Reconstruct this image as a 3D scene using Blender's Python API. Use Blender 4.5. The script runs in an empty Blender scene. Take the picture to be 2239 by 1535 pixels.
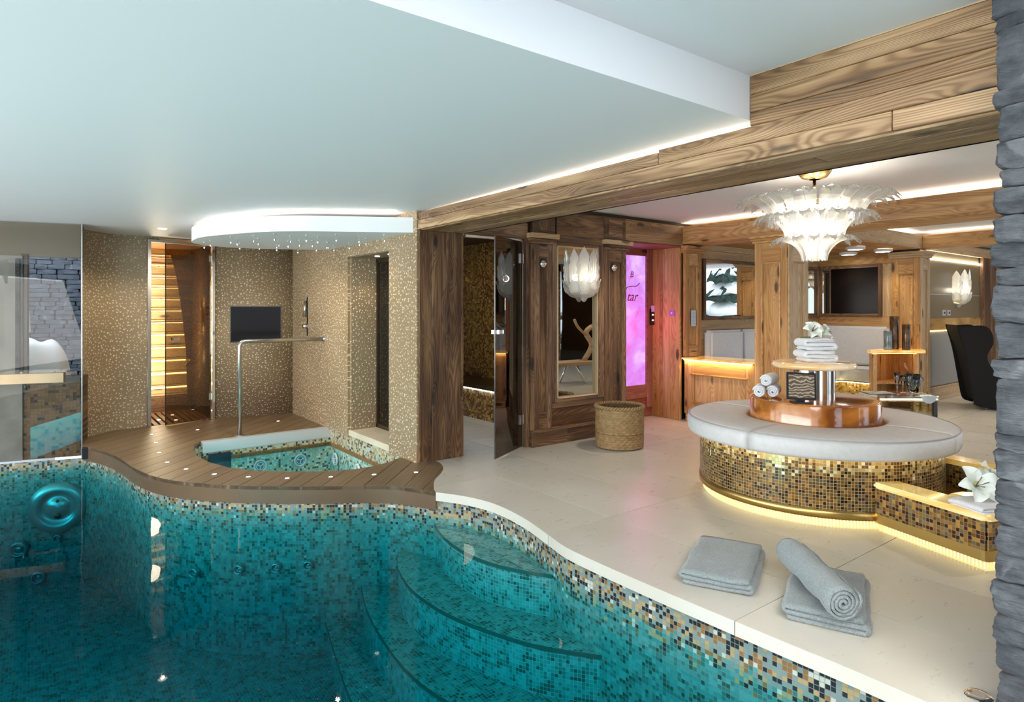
import bpy, bmesh, math, random
from mathutils import Vector, Matrix, noise
random.seed(7)
PI = math.pi
SC = bpy.context.scene
COL = SC.collection

# ------------------------------------------------------------------ camera, world, exposure
cam_d = bpy.data.cameras.new('camera')
cam_d.sensor_width = 36.0
cam_d.lens = 1375.0 / 2239.0 * 36.0
cam_d.shift_y = -92.5 / 2239.0
cam_d.clip_start = 0.05
cam_d.clip_end = 200
cam = bpy.data.objects.new('camera', cam_d)
COL.objects.link(cam)
cam.location = (0, 0, 1.4)
cam.rotation_euler = (PI / 2, 0, -math.atan2(.605, .796))
SC.camera = cam
SC.view_settings.view_transform = 'Standard'
SC.view_settings.look = 'None'
SC.view_settings.gamma = 1
SC.view_settings.use_curve_mapping = False
SC.view_settings.exposure = 0.0
SC.cycles.use_denoising = True
SC.cycles.max_bounces = 7
SC.cycles.diffuse_bounces = 3
SC.cycles.glossy_bounces = 4
SC.cycles.transmission_bounces = 4
SC.cycles.transparent_max_bounces = 14
SC.cycles.volume_bounces = 0
SC.cycles.caustics_reflective = False
SC.cycles.caustics_refractive = False
SC.cycles.sample_clamp_indirect = 6

world = bpy.data.worlds.new('world')
SC.world = world
world.use_nodes = True
wt = world.node_tree
wt.nodes['Background'].inputs[0].default_value = (.72, .85, 1.0, 1)
wt.nodes['Background'].inputs[1].default_value = 3.6


def area(name, loc, rot, sx, sy, power, color=(1, 1, 1)):
    l = bpy.data.lights.new(name, 'AREA')
    l.shape = 'RECTANGLE'; l.size = sx; l.size_y = sy; l.energy = power; l.color = color
    o = bpy.data.objects.new(name, l); COL.objects.link(o)
    o.location = loc; o.rotation_euler = rot
    return o


def point(name, loc, power, color=(1, .86, .65), r=.03):
    l = bpy.data.lights.new(name, 'POINT')
    l.energy = power; l.color = color; l.shadow_soft_size = r
    o = bpy.data.objects.new(name, l); COL.objects.link(o); o.location = loc
    return o


def spot(name, loc, target, power, color=(1, .86, .65), ang=60, r=.02, blend=.6):
    l = bpy.data.lights.new(name, 'SPOT')
    l.energy = power; l.color = color; l.shadow_soft_size = r
    l.spot_size = math.radians(ang); l.spot_blend = blend
    o = bpy.data.objects.new(name, l); COL.objects.link(o); o.location = loc
    o.rotation_euler = (Vector(target) - Vector(loc)).to_track_quat('-Z', 'Y').to_euler()
    return o


# window daylight: large panes behind the camera and on the far left (the pool hall's glazing)
area('daylight_pool_window', (-1.0, -3.6, 1.3), (PI / 2 + .22, 0, PI), 7.0, 2.0, 400, (1, .965, .94))
area('daylight_side_window', (-4.3, 3.0, 1.2), (PI / 2 + .3, 0, -PI / 2), 9.0, 2.0, 480, (1, .96, .93))
area('overhead_fill', (.6, -.6, 2.52), (0, 0, 0), 3.6, 1.6, 170, (1, .98, .95))  # unseen area light added overhead to fill pool and floor
for _x, _y in ((5.2, .6), (5.2, 4.0), (8.3, 1.2), (8.4, 2.9), (11.5, 2.2)): spot('lounge_fill_spot', (_x, _y, 2.44), (_x, _y, 0), 55, (1, .90, .76), 130, .05, .8)  # unseen spots added to brighten the lounge
# unseen area lights added under water to brighten the pool
area('pool_fill', (.9, -.8, -.7), (PI / 2, 0, PI), 1.6, .5, 80, (.85, 1, 1))
area('pool_fill_side', (-2.2, 3.0, -.7), (PI / 2, 0, -PI / 2), 2.0, .5, 80, (.85, 1, 1))
point('tub_lamp', (1.75, 6.2, -.65), 9, (.8, 1, 1), .08)


# ------------------------------------------------------------------ node helpers
class NT:
    def __init__(s, name):
        s.m = bpy.data.materials.new(name); s.m.use_nodes = True
        s.t = s.m.node_tree
        for n in list(s.t.nodes): s.t.nodes.remove(n)
        s.out = s.t.nodes.new('ShaderNodeOutputMaterial')

    def n(s, typ, ins=None, **kw):
        nd = s.t.nodes.new(typ)
        for k, v in kw.items(): setattr(nd, k, v)
        for k, v in (ins or {}).items():
            if isinstance(v, bpy.types.NodeSocket): s.t.links.new(v, nd.inputs[k])
            else: nd.inputs[k].default_value = v
        return nd

    def math(s, op, a, b=None, c=None):
        ins = {0: a}
        if b is not None: ins[1] = b
        if c is not None: ins[2] = c
        return s.n('ShaderNodeMath', ins, operation=op).outputs[0]

    def vmath(s, op, a, b=None):
        ins = {0: a}
        if b is not None: ins[1] = b
        return s.n('ShaderNodeVectorMath', ins, operation=op).outputs[0]

    def ramp(s, fac, stops, const=False):
        nd = s.n('ShaderNodeValToRGB', {0: fac})
        cr = nd.color_ramp
        if const: cr.interpolation = 'CONSTANT'
        while len(cr.elements) < len(stops): cr.elements.new(.5)
        for e, (p, c) in zip(cr.elements, stops):
            e.position = p; e.color = (*c, 1) if len(c) == 3 else c
        return nd.outputs[0]

    def mix(s, f, a, b, mode='MIX'):
        nd = s.n('ShaderNodeMix', data_type='RGBA', blend_type=mode)
        for i, v in ((0, f), (6, a), (7, b)):
            if isinstance(v, bpy.types.NodeSocket): s.t.links.new(v, nd.inputs[i])
            else: nd.inputs[i].default_value = (*v, 1) if isinstance(v, tuple) and len(v) == 3 else v
        return nd.outputs[2]

    def maprange(s, v, a, b, c=0., d=1., smooth=True):
        nd = s.n('ShaderNodeMapRange', {0: v, 1: a, 2: b, 3: c, 4: d})
        if smooth: nd.interpolation_type = 'SMOOTHSTEP'
        return nd.outputs[0]

    def coords(s, rnd=True):
        tc = s.n('ShaderNodeTexCoord').outputs['Object']
        if not rnd: return tc
        oi = s.n('ShaderNodeObjectInfo').outputs['Random']
        off = s.n('ShaderNodeCombineXYZ', {0: s.math('MULTIPLY', oi, 91.), 1: s.math('MULTIPLY', oi, 57.), 2: s.math('MULTIPLY', oi, 33.)}).outputs[0]
        return s.vmath('ADD', tc, off)

    def bump(s, h, strength=.3, dist=.01, normal=None):
        ins = {'Height': h, 'Strength': strength, 'Distance': dist}
        if normal is not None: ins['Normal'] = normal
        return s.n('ShaderNodeBump', ins).outputs[0]

    def pbsdf(s, **kw):
        nd = s.n('ShaderNodeBsdfPrincipled')
        for k, v in kw.items():
            k = {'color': 'Base Color', 'rough': 'Roughness', 'metal': 'Metallic', 'normal': 'Normal', 'ecol': 'Emission Color', 'estr': 'Emission Strength', 'spec': 'Specular IOR Level', 'coat': 'Coat Weight', 'sheen': 'Sheen Weight', 'sss': 'Subsurface Weight', 'trans': 'Transmission Weight'}.get(k, k)
            if isinstance(v, bpy.types.NodeSocket): s.t.links.new(v, nd.inputs[k])
            else:
                if isinstance(v, tuple) and len(v) == 3: v = (*v, 1)
                nd.inputs[k].default_value = v
        return nd

    def done(s, sh):
        s.t.links.new(sh.outputs[0] if hasattr(sh, 'outputs') else sh, s.out.inputs[0])
        return s.m


def simple(name, color, rough=.5, metal=0., nscale=0, nvar=.12, bumpv=0, **kw):
    t = NT(name)
    c = color
    extra = {}
    if nscale:
        f = t.n('ShaderNodeTexNoise', {'Vector': t.coords(), 'Scale': nscale, 'Detail': 4}).outputs[0]
        dk = tuple(v * (1 - nvar * 2) for v in color); lt = tuple(min(1, v * (1 + nvar)) for v in color)
        c = t.ramp(f, [(.3, dk), (.7, lt)])
        if bumpv: extra['normal'] = t.bump(f, bumpv, .004)
    return t.done(t.pbsdf(color=c, rough=rough, metal=metal, **extra, **kw))


def emit(name, color, strength):
    t = NT(name)
    return t.done(t.n('ShaderNodeEmission', {0: (*color, 1), 1: strength}))


def glass(name, tint=(1, 1, 1), ior=1.5, rough=0., refl=1.0):
    t = NT(name)
    tr = t.n('ShaderNodeBsdfTransparent', {0: (*tint, 1)})
    gl = t.n('ShaderNodeBsdfGlossy', {0: (1, 1, 1, 1), 1: rough})
    fr = t.n('ShaderNodeFresnel', {0: ior}).outputs[0]
    mx = t.n('ShaderNodeMixShader', {0: t.math('MULTIPLY', fr, refl), 1: tr.outputs[0], 2: gl.outputs[0]})
    return t.done(mx)


def wood(name, dark, mid, light, K=46., rough=.55, knots=1., age=.5, bumpv=.35):
    """grain along local X"""
    t = NT(name)
    p = t.coords()
    pm = t.vmath('MULTIPLY', p, (.42, 5.2, 5.2))
    n1 = t.n('ShaderNodeTexNoise', {'Vector': pm, 'Scale': 1.15, 'Detail': 1.6, 'Roughness': .4, 'Distortion': .1}).outputs[0]
    vo = t.n('ShaderNodeTexVoronoi', {'Vector': t.vmath('MULTIPLY', p, (1.7, 5.2, 5.2)), 'Scale': 1.0, 'Randomness': 1.0})
    d = vo.outputs['Distance']
    kn = t.maprange(d, 0., .42, .22, 0.)
    h = t.math('ADD', n1, t.math('MULTIPLY', kn, .6 * knots))
    s = t.math('SINE', t.math('MULTIPLY', h, K * 4.2))
    s = t.math('MULTIPLY_ADD', s, .5, .5)
    s = t.math('POWER', s, 1.6)
    fine = t.n('ShaderNodeTexNoise', {'Vector': t.vmath('MULTIPLY', p, (3., 120., 120.)), 'Scale': 1., 'Detail': 3}).outputs[0]
    big = t.n('ShaderNodeTexNoise', {'Vector': t.vmath('MULTIPLY', p, (1.2, 7., 7.)), 'Scale': .9, 'Detail': 4}).outputs[0]
    streak = t.n('ShaderNodeTexNoise', {'Vector': t.vmath('MULTIPLY', p, (.55, 21., 21.)), 'Scale': 1., 'Detail': 3}).outputs[0]
    fac = t.math('ADD', t.math('MULTIPLY', s, .24), t.math('MULTIPLY', fine, .22))
    fac = t.math('ADD', fac, t.math('MULTIPLY', t.math('SUBTRACT', streak, .3), .75))
    fac = t.math('ADD', fac, t.math('MULTIPLY', t.math('SUBTRACT', big, .5), age * 1.4))
    c = t.ramp(fac, [(.05, light), (.42, mid), (.88, dark)])
    kmask = t.maprange(d, .08, .17, 1., 0.)
    c = t.mix(t.math('MULTIPLY', kmask, min(1, .9 * knots)), c, tuple(v * .28 for v in dark))
    rnd = t.n('ShaderNodeObjectInfo').outputs['Random']
    hs = t.n('ShaderNodeHueSaturation', {'Value': t.maprange(rnd, 0, 1, .8, 1.15, False), 'Saturation': t.maprange(rnd, 0, 1, 1.06, .92, False), 'Color': c}).outputs[0]
    nrm = t.bump(t.math('ADD', s, fine), bumpv, .003)
    return t.done(t.pbsdf(color=hs, rough=rough, normal=nrm))


def mosaic(name, size, pa, pb=None, v0=0., v1=1., rough=.16, grout=(.25, .22, .17), metal=.35, clump=0., gw=.07):
    """square tiles on UV metres; palette pa, fading to pb where v runs from v0 to v1"""
    t = NT(name)
    uv = t.n('ShaderNodeUVMap').outputs[0]
    sc = t.n('ShaderNodeVectorMath', {0: uv, 'Scale': 1 / size}, operation='SCALE').outputs[0]
    cell = t.vmath('FLOOR', sc)
    wn = t.n('ShaderNodeTexWhiteNoise', {0: cell}, noise_dimensions='2D')
    r1 = wn.outputs['Value']
    wn2 = t.n('ShaderNodeTexWhiteNoise', {0: t.vmath('ADD', cell, (17.3, 5.1, 0))}, noise_dimensions='2D').outputs['Value']
    if clump:
        cn = t.n('ShaderNodeTexNoise', {'Vector': t.vmath('MULTIPLY', cell, (clump, clump, clump)), 'Scale': 1., 'Detail': 1}).outputs[0]
        r1 = t.math('ADD', t.math('MULTIPLY', r1, .62), t.math('MULTIPLY_ADD', cn, 1.5, -.56))
    def stops(p):
        out = []; a = 0
        for w, c in p: out.append((a, c)); a += w
        return out
    c = t.ramp(r1, stops(pa), True)
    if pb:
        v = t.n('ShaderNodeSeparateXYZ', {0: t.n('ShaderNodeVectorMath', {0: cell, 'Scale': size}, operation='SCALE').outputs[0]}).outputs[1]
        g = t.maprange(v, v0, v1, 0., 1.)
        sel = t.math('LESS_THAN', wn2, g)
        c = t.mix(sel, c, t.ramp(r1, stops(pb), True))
    fr = t.vmath('FRACTION', sc)
    sx = t.n('ShaderNodeSeparateXYZ', {0: fr})
    ax = t.math('ABSOLUTE', t.math('SUBTRACT', sx.outputs[0], .5)); ay = t.math('ABSOLUTE', t.math('SUBTRACT', sx.outputs[1], .5))
    e = t.math('MAXIMUM', ax, ay)
    gm = t.maprange(e, .5 - gw, .5 - gw * .55, 0., 1.)
    c = t.mix(gm, c, grout)
    met = t.math('MULTIPLY', t.math('LESS_THAN', gm, .5), metal)
    nrm = t.bump(t.math('SUBTRACT', 1., gm), .5, .002)
    return t.done(t.pbsdf(color=c, rough=t.math('MULTIPLY_ADD', wn2, .2, rough), metal=met, normal=nrm))


# ------------------------------------------------------------------ materials
W_DARK = wood('weathered_dark_wood', (.022, .009, .004), (.115, .052, .021), (.30, .165, .080), rough=.6, age=.85)
W_BEAM = wood('reclaimed_beam_wood', (.055, .025, .010), (.26, .140, .060), (.52, .33, .17), rough=.55, age=.8)
W_HONEY = wood('honey_pine_wood', (.17, .065, .016), (.46, .225, .068), (.66, .40, .16), rough=.5, age=.5, bumpv=.2)
W_PALE = wood('pale_pine_wood', (.26, .15, .07), (.50, .33, .17), (.66, .48, .29), rough=.55, age=.4, bumpv=.2)
W_RED = wood('red_stained_wood', (.10, .02, .02), (.28, .08, .06), (.42, .16, .11), rough=.55, age=.5)
W_LOG = wood('sauna_log_wood', (.45, .30, .14), (.70, .52, .27), (.82, .66, .42), rough=.55, age=.25, bumpv=.15)
W_SLAT = wood('slat_floor_wood', (.05, .022, .01), (.17, .085, .04), (.27, .15, .08), rough=.5)


def deck_mat():
    t = NT('composite_deck')
    p = t.coords()
    f = t.n('ShaderNodeTexNoise', {'Vector': t.vmath('MULTIPLY', p, (2., 60., 60.)), 'Scale': 1., 'Detail': 3}).outputs[0]
    rnd = t.n('ShaderNodeObjectInfo').outputs['Random']
    c = t.ramp(f, [(.25, (.135, .085, .045)), (.75, (.235, .155, .085))])
    c = t.n('ShaderNodeHueSaturation', {'Value': t.maprange(rnd, 0, 1, .88, 1.12, False), 'Color': c}).outputs[0]
    return t.done(t.pbsdf(color=c, rough=.45, normal=t.bump(f, .2, .002)))
DECK = deck_mat()


def stone_tile_mat():
    t = NT('limestone_tile')
    p = t.coords()
    n1 = t.n('ShaderNodeTexNoise', {'Vector': p, 'Scale': 1.4, 'Detail': 4, 'Roughness': .5}).outputs[0]
    n2 = t.n('ShaderNodeTexNoise', {'Vector': t.vmath('MULTIPLY', p, (8., 26., 8.)), 'Scale': 1., 'Detail': 5, 'Roughness': .7}).outputs[0]
    c = t.ramp(n1, [(.25, (.57, .525, .44)), (.55, (.62, .58, .50)), (.8, (.67, .635, .56))])
    c = t.mix(t.maprange(n2, .68, .84, 0., .22), c, (.42, .35, .26))
    rnd = t.n('ShaderNodeObjectInfo').outputs['Random']
    c = t.n('ShaderNodeHueSaturation', {'Value': t.maprange(rnd, 0, 1, .95, 1.05, False), 'Color': c}).outputs[0]
    return t.done(t.pbsdf(color=c, rough=t.maprange(n2, .3, .8, .27, .36), normal=t.bump(t.math('ADD', n1, n2), .10, .003)))
TILE = stone_tile_mat()
GROUT = simple('floor_grout', (.12, .10, .075), .8)


def emboss_mat():
    t = NT('embossed_dot_tile')
    uv = t.n('ShaderNodeUVMap').outputs[0]
    sc = t.n('ShaderNodeVectorMath', {0: uv, 'Scale': 27.}, operation='SCALE').outputs[0]
    v = t.n('ShaderNodeTexVoronoi', {'Vector': sc, 'Scale': 1., 'Randomness': .9}, voronoi_dimensions='2D')
    rr = t.n('ShaderNodeSeparateXYZ', {0: v.outputs['Color']}).outputs[0]
    rad = t.math('MULTIPLY_ADD', rr, .20, .20)
    q = t.math('DIVIDE', v.outputs['Distance'], rad)
    dome = t.maprange(q, 0., 1., 1., 0.)
    big = t.n('ShaderNodeTexNoise', {'Vector': uv, 'Scale': 1.5, 'Detail': 3}).outputs[0]
    base = t.ramp(big, [(.3, (.27, .185, .10)), (.7, (.34, .24, .14))])
    c = t.mix(t.math('MULTIPLY', dome, .95), base, (.95, .84, .62))
    return t.done(t.pbsdf(color=c, rough=.38, metal=.0, normal=t.bump(dome, .7, .010)))
EMBOSS = emboss_mat()

WHITE = simple('white_plaster', (.80, .80, .80), .7)
CEIL = simple('ceiling_plaster', (.80, .80, .81), .52, spec=.3)
GOLDS = [(.22, (.55, .40, .16)), (.2, (.40, .25, .07)), (.16, (.70, .58, .34)), (.16, (.22, .12, .03)), (.12, (.05, .025, .012)), (.14, (.30, .26, .15))]
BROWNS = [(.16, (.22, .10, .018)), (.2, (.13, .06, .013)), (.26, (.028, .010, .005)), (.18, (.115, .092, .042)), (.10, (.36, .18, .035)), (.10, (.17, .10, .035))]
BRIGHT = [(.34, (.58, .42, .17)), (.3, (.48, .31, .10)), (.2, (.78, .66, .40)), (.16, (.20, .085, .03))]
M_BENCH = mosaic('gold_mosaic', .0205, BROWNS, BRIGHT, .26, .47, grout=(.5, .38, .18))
M_GOLD = mosaic('pale_gold_mosaic', .024, BRIGHT, None, grout=(.5, .4, .22))
M_HAM = mosaic('hammam_mosaic', .026, [(.25, (.50, .36, .14)), (.2, (.30, .18, .06)), (.2, (.12, .05, .02)), (.2, (.62, .5, .26)), (.15, (.2, .08, .08))], None, grout=(.3, .22, .12))
M_BROWN = mosaic('brown_mosaic', .03, [(.5, (.19, .105, .045)), (.25, (.13, .07, .03)), (.25, (.035, .018, .01))], None, grout=(.12, .07, .035), clump=.35, rough=.3, metal=.1)
M_SHOWER = mosaic('shower_mosaic', .022, [(.4, (.30, .17, .07)), (.3, (.24, .13, .05)), (.3, (.36, .22, .10))], None, grout=(.2, .11, .05), metal=.1)
TEALS = [(.24, (.012, .075, .070)), (.2, (.035, .16, .155)), (.3, (.06, .25, .245)), (.26, (.09, .31, .31))]
POOLG = [(.28, (.42, .31, .15)), (.24, (.20, .28, .27)), (.18, (.02, .025, .03)), (.16, (.27, .14, .05)), (.14, (.52, .54, .47))]
M_POOL = mosaic('pool_mosaic', .022, TEALS, POOLG, -.34, -.17, grout=(.24, .23, .18), metal=.15, clump=.30)
M_POOLFLOOR = mosaic('pool_floor_mosaic', .022, TEALS, None, grout=(.3, .36, .32), metal=.1, clump=.30)
M_TUB = mosaic('tub_mosaic', .024, [(.34, (.30, .70, .64)), (.22, (.45, .80, .74)), (.16, (.06, .14, .13)), (.14, (.62, .52, .26)), (.14, (.75, .9, .84))], [(.3, (.60, .52, .32)), (.25, (.5, .55, .48)), (.2, (.06, .05, .04)), (.25, (.44, .27, .10))], -.24, -.17, grout=(.45, .45, .38), metal=.15)

STEEL = simple('brushed_steel', (.55, .53, .50), .28, 1.0, nscale=9, nvar=.08)
CHROME = simple('polished_chrome', (.80, .80, .80), .08, 1.0)
BRONZE = simple('brushed_bronze', (.33, .24, .15), .35, .8, nscale=3, nvar=.12)
BRASS = simple('brushed_brass', (.62, .42, .14), .3, 1.0)
FASCIA = simple('bronze_fascia', (.13, .078, .038), .42, .2, nscale=1.2, nvar=.15)
BLACK = simple('black_plastic', (.012, .012, .013), .3)
SCREEN = simple('dark_screen', (.008, .005, .004), .15, spec=.10)
MIRROR = simple('mirror_glass', (.62, .60, .55), .01, 1.0)
LEATHER = simple('light_leather', (.60, .585, .57), .5, nscale=30, nvar=.03, bumpv=.15)
LEATHER2 = simple('white_leather', (.66, .66, .68), .5, nscale=30, nvar=.03, bumpv=.1)
TERRY = simple('white_terry', (.84, .84, .86), .95, nscale=160, nvar=.05, bumpv=.9, sheen=.3)
GREYT = simple('grey_terry', (.235, .265, .265), .95, nscale=130, nvar=.14, bumpv=.9, sheen=.3)
BLACKF = simple('black_felt', (.006, .006, .007), .9)
MARBLE = simple('cream_marble', (.66, .58, .44), .3, nscale=3, nvar=.08)
GREYSTONE = simple('grey_render', (.30, .29, .27), .6, nscale=4, nvar=.15)
GLASS_BR = glass('bronze_glass', (.52, .44, .32), 1.6, refl=1.2)
GLASS_CL = glass('clear_glass', (.93, .95, .95), 1.5)
GLASS_WIN = glass('window_glass', (.88, .88, .86), 1.5, refl=.28)
CRYSTAL = glass('crystal_glass', (.90, .93, .94), 1.6, .02, 1.2)
ACRYL = glass('acrylic', (.86, .88, .80), 1.7, .02, 1.3)
SNOW = simple('snow', (.92, .94, .97), .8, nscale=1.5, nvar=.02)
LED_W = emit('led_strip_white', (1, .90, .74), 34)
LED_Y = emit('led_strip_amber', (1, .70, .24), 11)
LED_B = emit('led_strip_bench', (1, .78, .30), 9)
LED_LOG = emit('led_strip_log', (1, .86, .52), 9)
LED_C = emit('lamp_lens', (1, .97, .88), 14)
STARLIT = emit('star_point', (.72, .85, 1), 30)


def onyx(name, c1, c2, c3, strength, scale=3.):
    t = NT(name)
    p = t.coords()
    n = t.n('ShaderNodeTexNoise', {'Vector': t.vmath('MULTIPLY', p, (1., 1., 2.6)), 'Scale': scale * .6, 'Detail': 4, 'Roughness': .55, 'Distortion': .7}).outputs[0]
    c = t.ramp(n, [(.36, c1), (.52, c2), (.70, c3)])
    return t.done(t.pbsdf(color=c, rough=.12, ecol=c, estr=strength, coat=.5))
ONYX_DARK = onyx('amber_onyx', (.16, .045, .008), (.42, .15, .025), (.60, .34, .17), .22, 3)
ONYX_PALE = onyx('pale_onyx', (.80, .50, .22), (.86, .66, .42), (.80, .74, .70), .16, 4)
ONYX_GOLD = onyx('golden_onyx', (.72, .38, .07), (.90, .62, .20), (.98, .84, .50), .16, 3)
ONYX_SHELF = onyx('shelf_onyx', (.70, .28, .04), (.90, .50, .12), (1, .76, .36), .6, 6)


def pink():
    t = NT('pink_alabaster')
    p = t.coords(False)
    n = t.n('ShaderNodeTexNoise', {'Vector': p, 'Scale': 3.4, 'Detail': 8, 'Roughness': .66, 'Distortion': .6}).outputs[0]
    n2 = t.n('ShaderNodeTexNoise', {'Vector': p, 'Scale': 1.5, 'Detail': 5, 'Roughness': .6, 'Distortion': 1.}).outputs[0]
    c = t.ramp(n, [(.3, (.62, .10, .55)), (.5, (.62, .26, .92)), (.68, (.80, .52, 1.0))])
    c = t.mix(t.maprange(n2, .60, .68, 0., .85), c, (.70, .04, .16))
    return t.done(t.pbsdf(color=(.2, .1, .15), rough=.3, ecol=c, estr=1.05))
PINK = pink()


def slate(name, a, b, c3, sc=7):
    t = NT(name)
    p = t.coords()
    n = t.n('ShaderNodeTexNoise', {'Vector': t.vmath('MULTIPLY', p, (1., 1., 1.7)), 'Scale': sc, 'Detail': 9, 'Roughness': .68}).outputs[0]
    w = t.n('ShaderNodeTexNoise', {'Vector': p, 'Scale': sc * .45, 'Detail': 3, 'Distortion': 2.}).outputs[0]
    f2 = t.n('ShaderNodeTexNoise', {'Vector': t.vmath('MULTIPLY', p, (1., 1., 5.)), 'Scale': sc * 3.5, 'Detail': 8, 'Roughness': .7}).outputs[0]
    col = t.ramp(n, [(.28, a), (.52, b), (.78, c3)])
    col = t.mix(t.maprange(w, .63, .68, 0., .5), col, tuple(min(1, v * 1.35) for v in c3))
    return t.done(t.pbsdf(color=col, rough=.6, normal=t.bump(t.math('ADD', n, f2), 1., .05)))
SLATE = slate('grey_slate', (.055, .06, .07), (.19, .20, .225), (.36, .375, .40))
SLATE2 = slate('blue_slate', (.07, .09, .12), (.17, .20, .25), (.30, .33, .38), 4)


def water_mat(name, absorb, dens):
    t = NT(name)
    n = t.n('ShaderNodeTexNoise', {'Vector': t.n('ShaderNodeTexCoord').outputs['Object'], 'Scale': 1.6, 'Detail': 2}).outputs[0]
    nrm = t.bump(n, .12, .03)
    tr = t.n('ShaderNodeBsdfTransparent', {0: (1, 1, 1, 1)})
    gl = t.n('ShaderNodeBsdfGlossy', {0: (1, 1, 1, 1), 1: .02, 'Normal': nrm})
    fr = t.n('ShaderNodeFresnel', {0: 1.33, 'Normal': nrm}).outputs[0]
    geo = t.n('ShaderNodeNewGeometry').outputs['Backfacing']
    fr = t.math('MULTIPLY', t.math('MULTIPLY', fr, .28), t.math('SUBTRACT', 1., geo))
    mx = t.n('ShaderNodeMixShader', {0: fr, 1: tr.outputs[0], 2: gl.outputs[0]})
    t.t.links.new(mx.outputs[0], t.out.inputs[0])
    va = t.n('ShaderNodeVolumeAbsorption', {0: (*absorb, 1), 1: dens})
    t.t.links.new(va.outputs[0], t.out.inputs[1])
    return t.m
WATER = water_mat('pool_water', (.0, .82, .86), 1.7)
WATER_T = water_mat('tub_water', (.0, .86, .90), 1.6)


def leafglass(name, tint=(1, .97, .9)):
    t = NT(name)
    tl = t.n('ShaderNodeBsdfTranslucent', {0: (*tint, 1)})
    df = t.n('ShaderNodeBsdfDiffuse', {0: (.9, .9, .88, 1)})
    gl = t.n('ShaderNodeBsdfGlossy', {0: (1, 1, 1, 1), 1: .12})
    tr = t.n('ShaderNodeBsdfTransparent', {0: (.97, .98, 1, 1)})
    a = t.n('ShaderNodeMixShader', {0: .40, 1: tl.outputs[0], 2: df.outputs[0]})
    b = t.n('ShaderNodeMixShader', {0: .28, 1: a.outputs[0], 2: tr.outputs[0]})
    c = t.n('ShaderNodeMixShader', {0: t.math('MULTIPLY', t.n('ShaderNodeFresnel', {0: 1.35}).outputs[0], .5), 1: b.outputs[0], 2: gl.outputs[0]})
    return t.done(c)
LEAFG = leafglass('moulded_leaf_glass')


# ------------------------------------------------------------------ object helpers
def wmat(o):
    if o is None: return Matrix.Identity(4)
    return wmat(o.parent) @ o.matrix_parent_inverse @ o.matrix_basis


def link(o, parent=None):
    COL.objects.link(o)
    if parent is not None:
        o.parent = parent
        o.matrix_parent_inverse = wmat(parent).inverted()
    return o


def tag(o, label=None, cat=None, group=None, kind=None):
    if label: o['label'] = label
    if cat: o['category'] = cat
    if group: o['group'] = group
    if kind: o['kind'] = kind
    return o


def thing(name, label, cat, loc=(0, 0, 0), group=None, kind=None):
    o = bpy.data.objects.new(name, None)
    o.empty_display_size = .1
    COL.objects.link(o); o.location = loc
    return tag(o, label, cat, group, kind)


def struct(name):
    o = bpy.data.objects.new(name, None); o.empty_display_size = .1
    COL.objects.link(o); o['kind'] = 'structure'
    return o


def mk(name, verts, faces, m, parent=None, uvs=None, smooth=False):
    me = bpy.data.meshes.new(name)
    me.from_pydata([tuple(v) for v in verts], [], faces)
    me.update()
    if uvs:
        l = me.uv_layers.new(name='UVMap')
        k = 0
        for f in uvs:
            for u in f:
                l.data[k].uv = u; k += 1
    if smooth: me.polygons.foreach_set('use_smooth', [True] * len(me.polygons))
    if m is not None: me.materials.append(m)
    o = bpy.data.objects.new(name, me)
    return link(o, parent)


def frombm(name, bm, m, parent=None, smooth=False, rot=None):
    me = bpy.data.meshes.new(name); bm.to_mesh(me); bm.free()
    if smooth: me.polygons.foreach_set('use_smooth', [True] * len(me.polygons))
    if m is not None: me.materials.append(m)
    return link(bpy.data.objects.new(name, me), parent)


def plank(name, a, b, m, parent=None, bev=.004, axis=None):
    """axis aligned board between corners a and b, grain along its longest side (or axis)"""
    c = [(a[i] + b[i]) / 2 for i in range(3)]; s = [abs(b[i] - a[i]) for i in range(3)]
    ax = s.index(max(s)) if axis is None else axis
    if ax == 0: R = Matrix.Identity(3); d = (s[0], s[1], s[2])
    elif ax == 1: R = Matrix.Rotation(PI / 2, 3, 'Z'); d = (s[1], s[0], s[2])
    else: R = Matrix.Rotation(-PI / 2, 3, 'Y'); d = (s[2], s[1], s[0])
    bm = bmesh.new(); bmesh.ops.create_cube(bm, size=1)
    for v in bm.verts: v.co = Vector((v.co.x * d[0], v.co.y * d[1], v.co.z * d[2]))
    if bev and min(d) > bev * 2.2: bmesh.ops.bevel(bm, geom=bm.edges[:], offset=bev, segments=1, affect='EDGES')
    me = bpy.data.meshes.new(name); bm.to_mesh(me); bm.free()
    me.materials.append(m)
    o = bpy.data.objects.new(name, me)
    o.location = c; o.rotation_euler = R.to_euler()
    return link(o, parent)


def box(name, a, b, m, parent=None, bev=0):
    bm = bmesh.new(); bmesh.ops.create_cube(bm, size=1)
    for v in bm.verts: v.co = Vector([(a[i] + b[i]) / 2 + v.co[i] * abs(b[i] - a[i]) for i in range(3)])
    if bev: bmesh.ops.bevel(bm, geom=bm.edges[:], offset=bev, segments=2, affect='EDGES')
    return frombm(name, bm, m, parent)


def obox(name, c, u, L, Wd, H, m, parent=None, bev=0):
    """box standing on c, along horizontal unit u"""
    v = Vector((-u[1], u[0], 0)); u3 = Vector((u[0], u[1], 0))
    bm = bmesh.new(); bmesh.ops.create_cube(bm, size=1)
    for q in bm.verts: q.co = Vector(c) + u3 * q.co.x * L + v * q.co.y * Wd + Vector((0, 0, (q.co.z + .5) * H))
    if bev: bmesh.ops.bevel(bm, geom=bm.edges[:], offset=bev, segments=2, affect='EDGES')
    return frombm(name, bm, m, parent)


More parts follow.
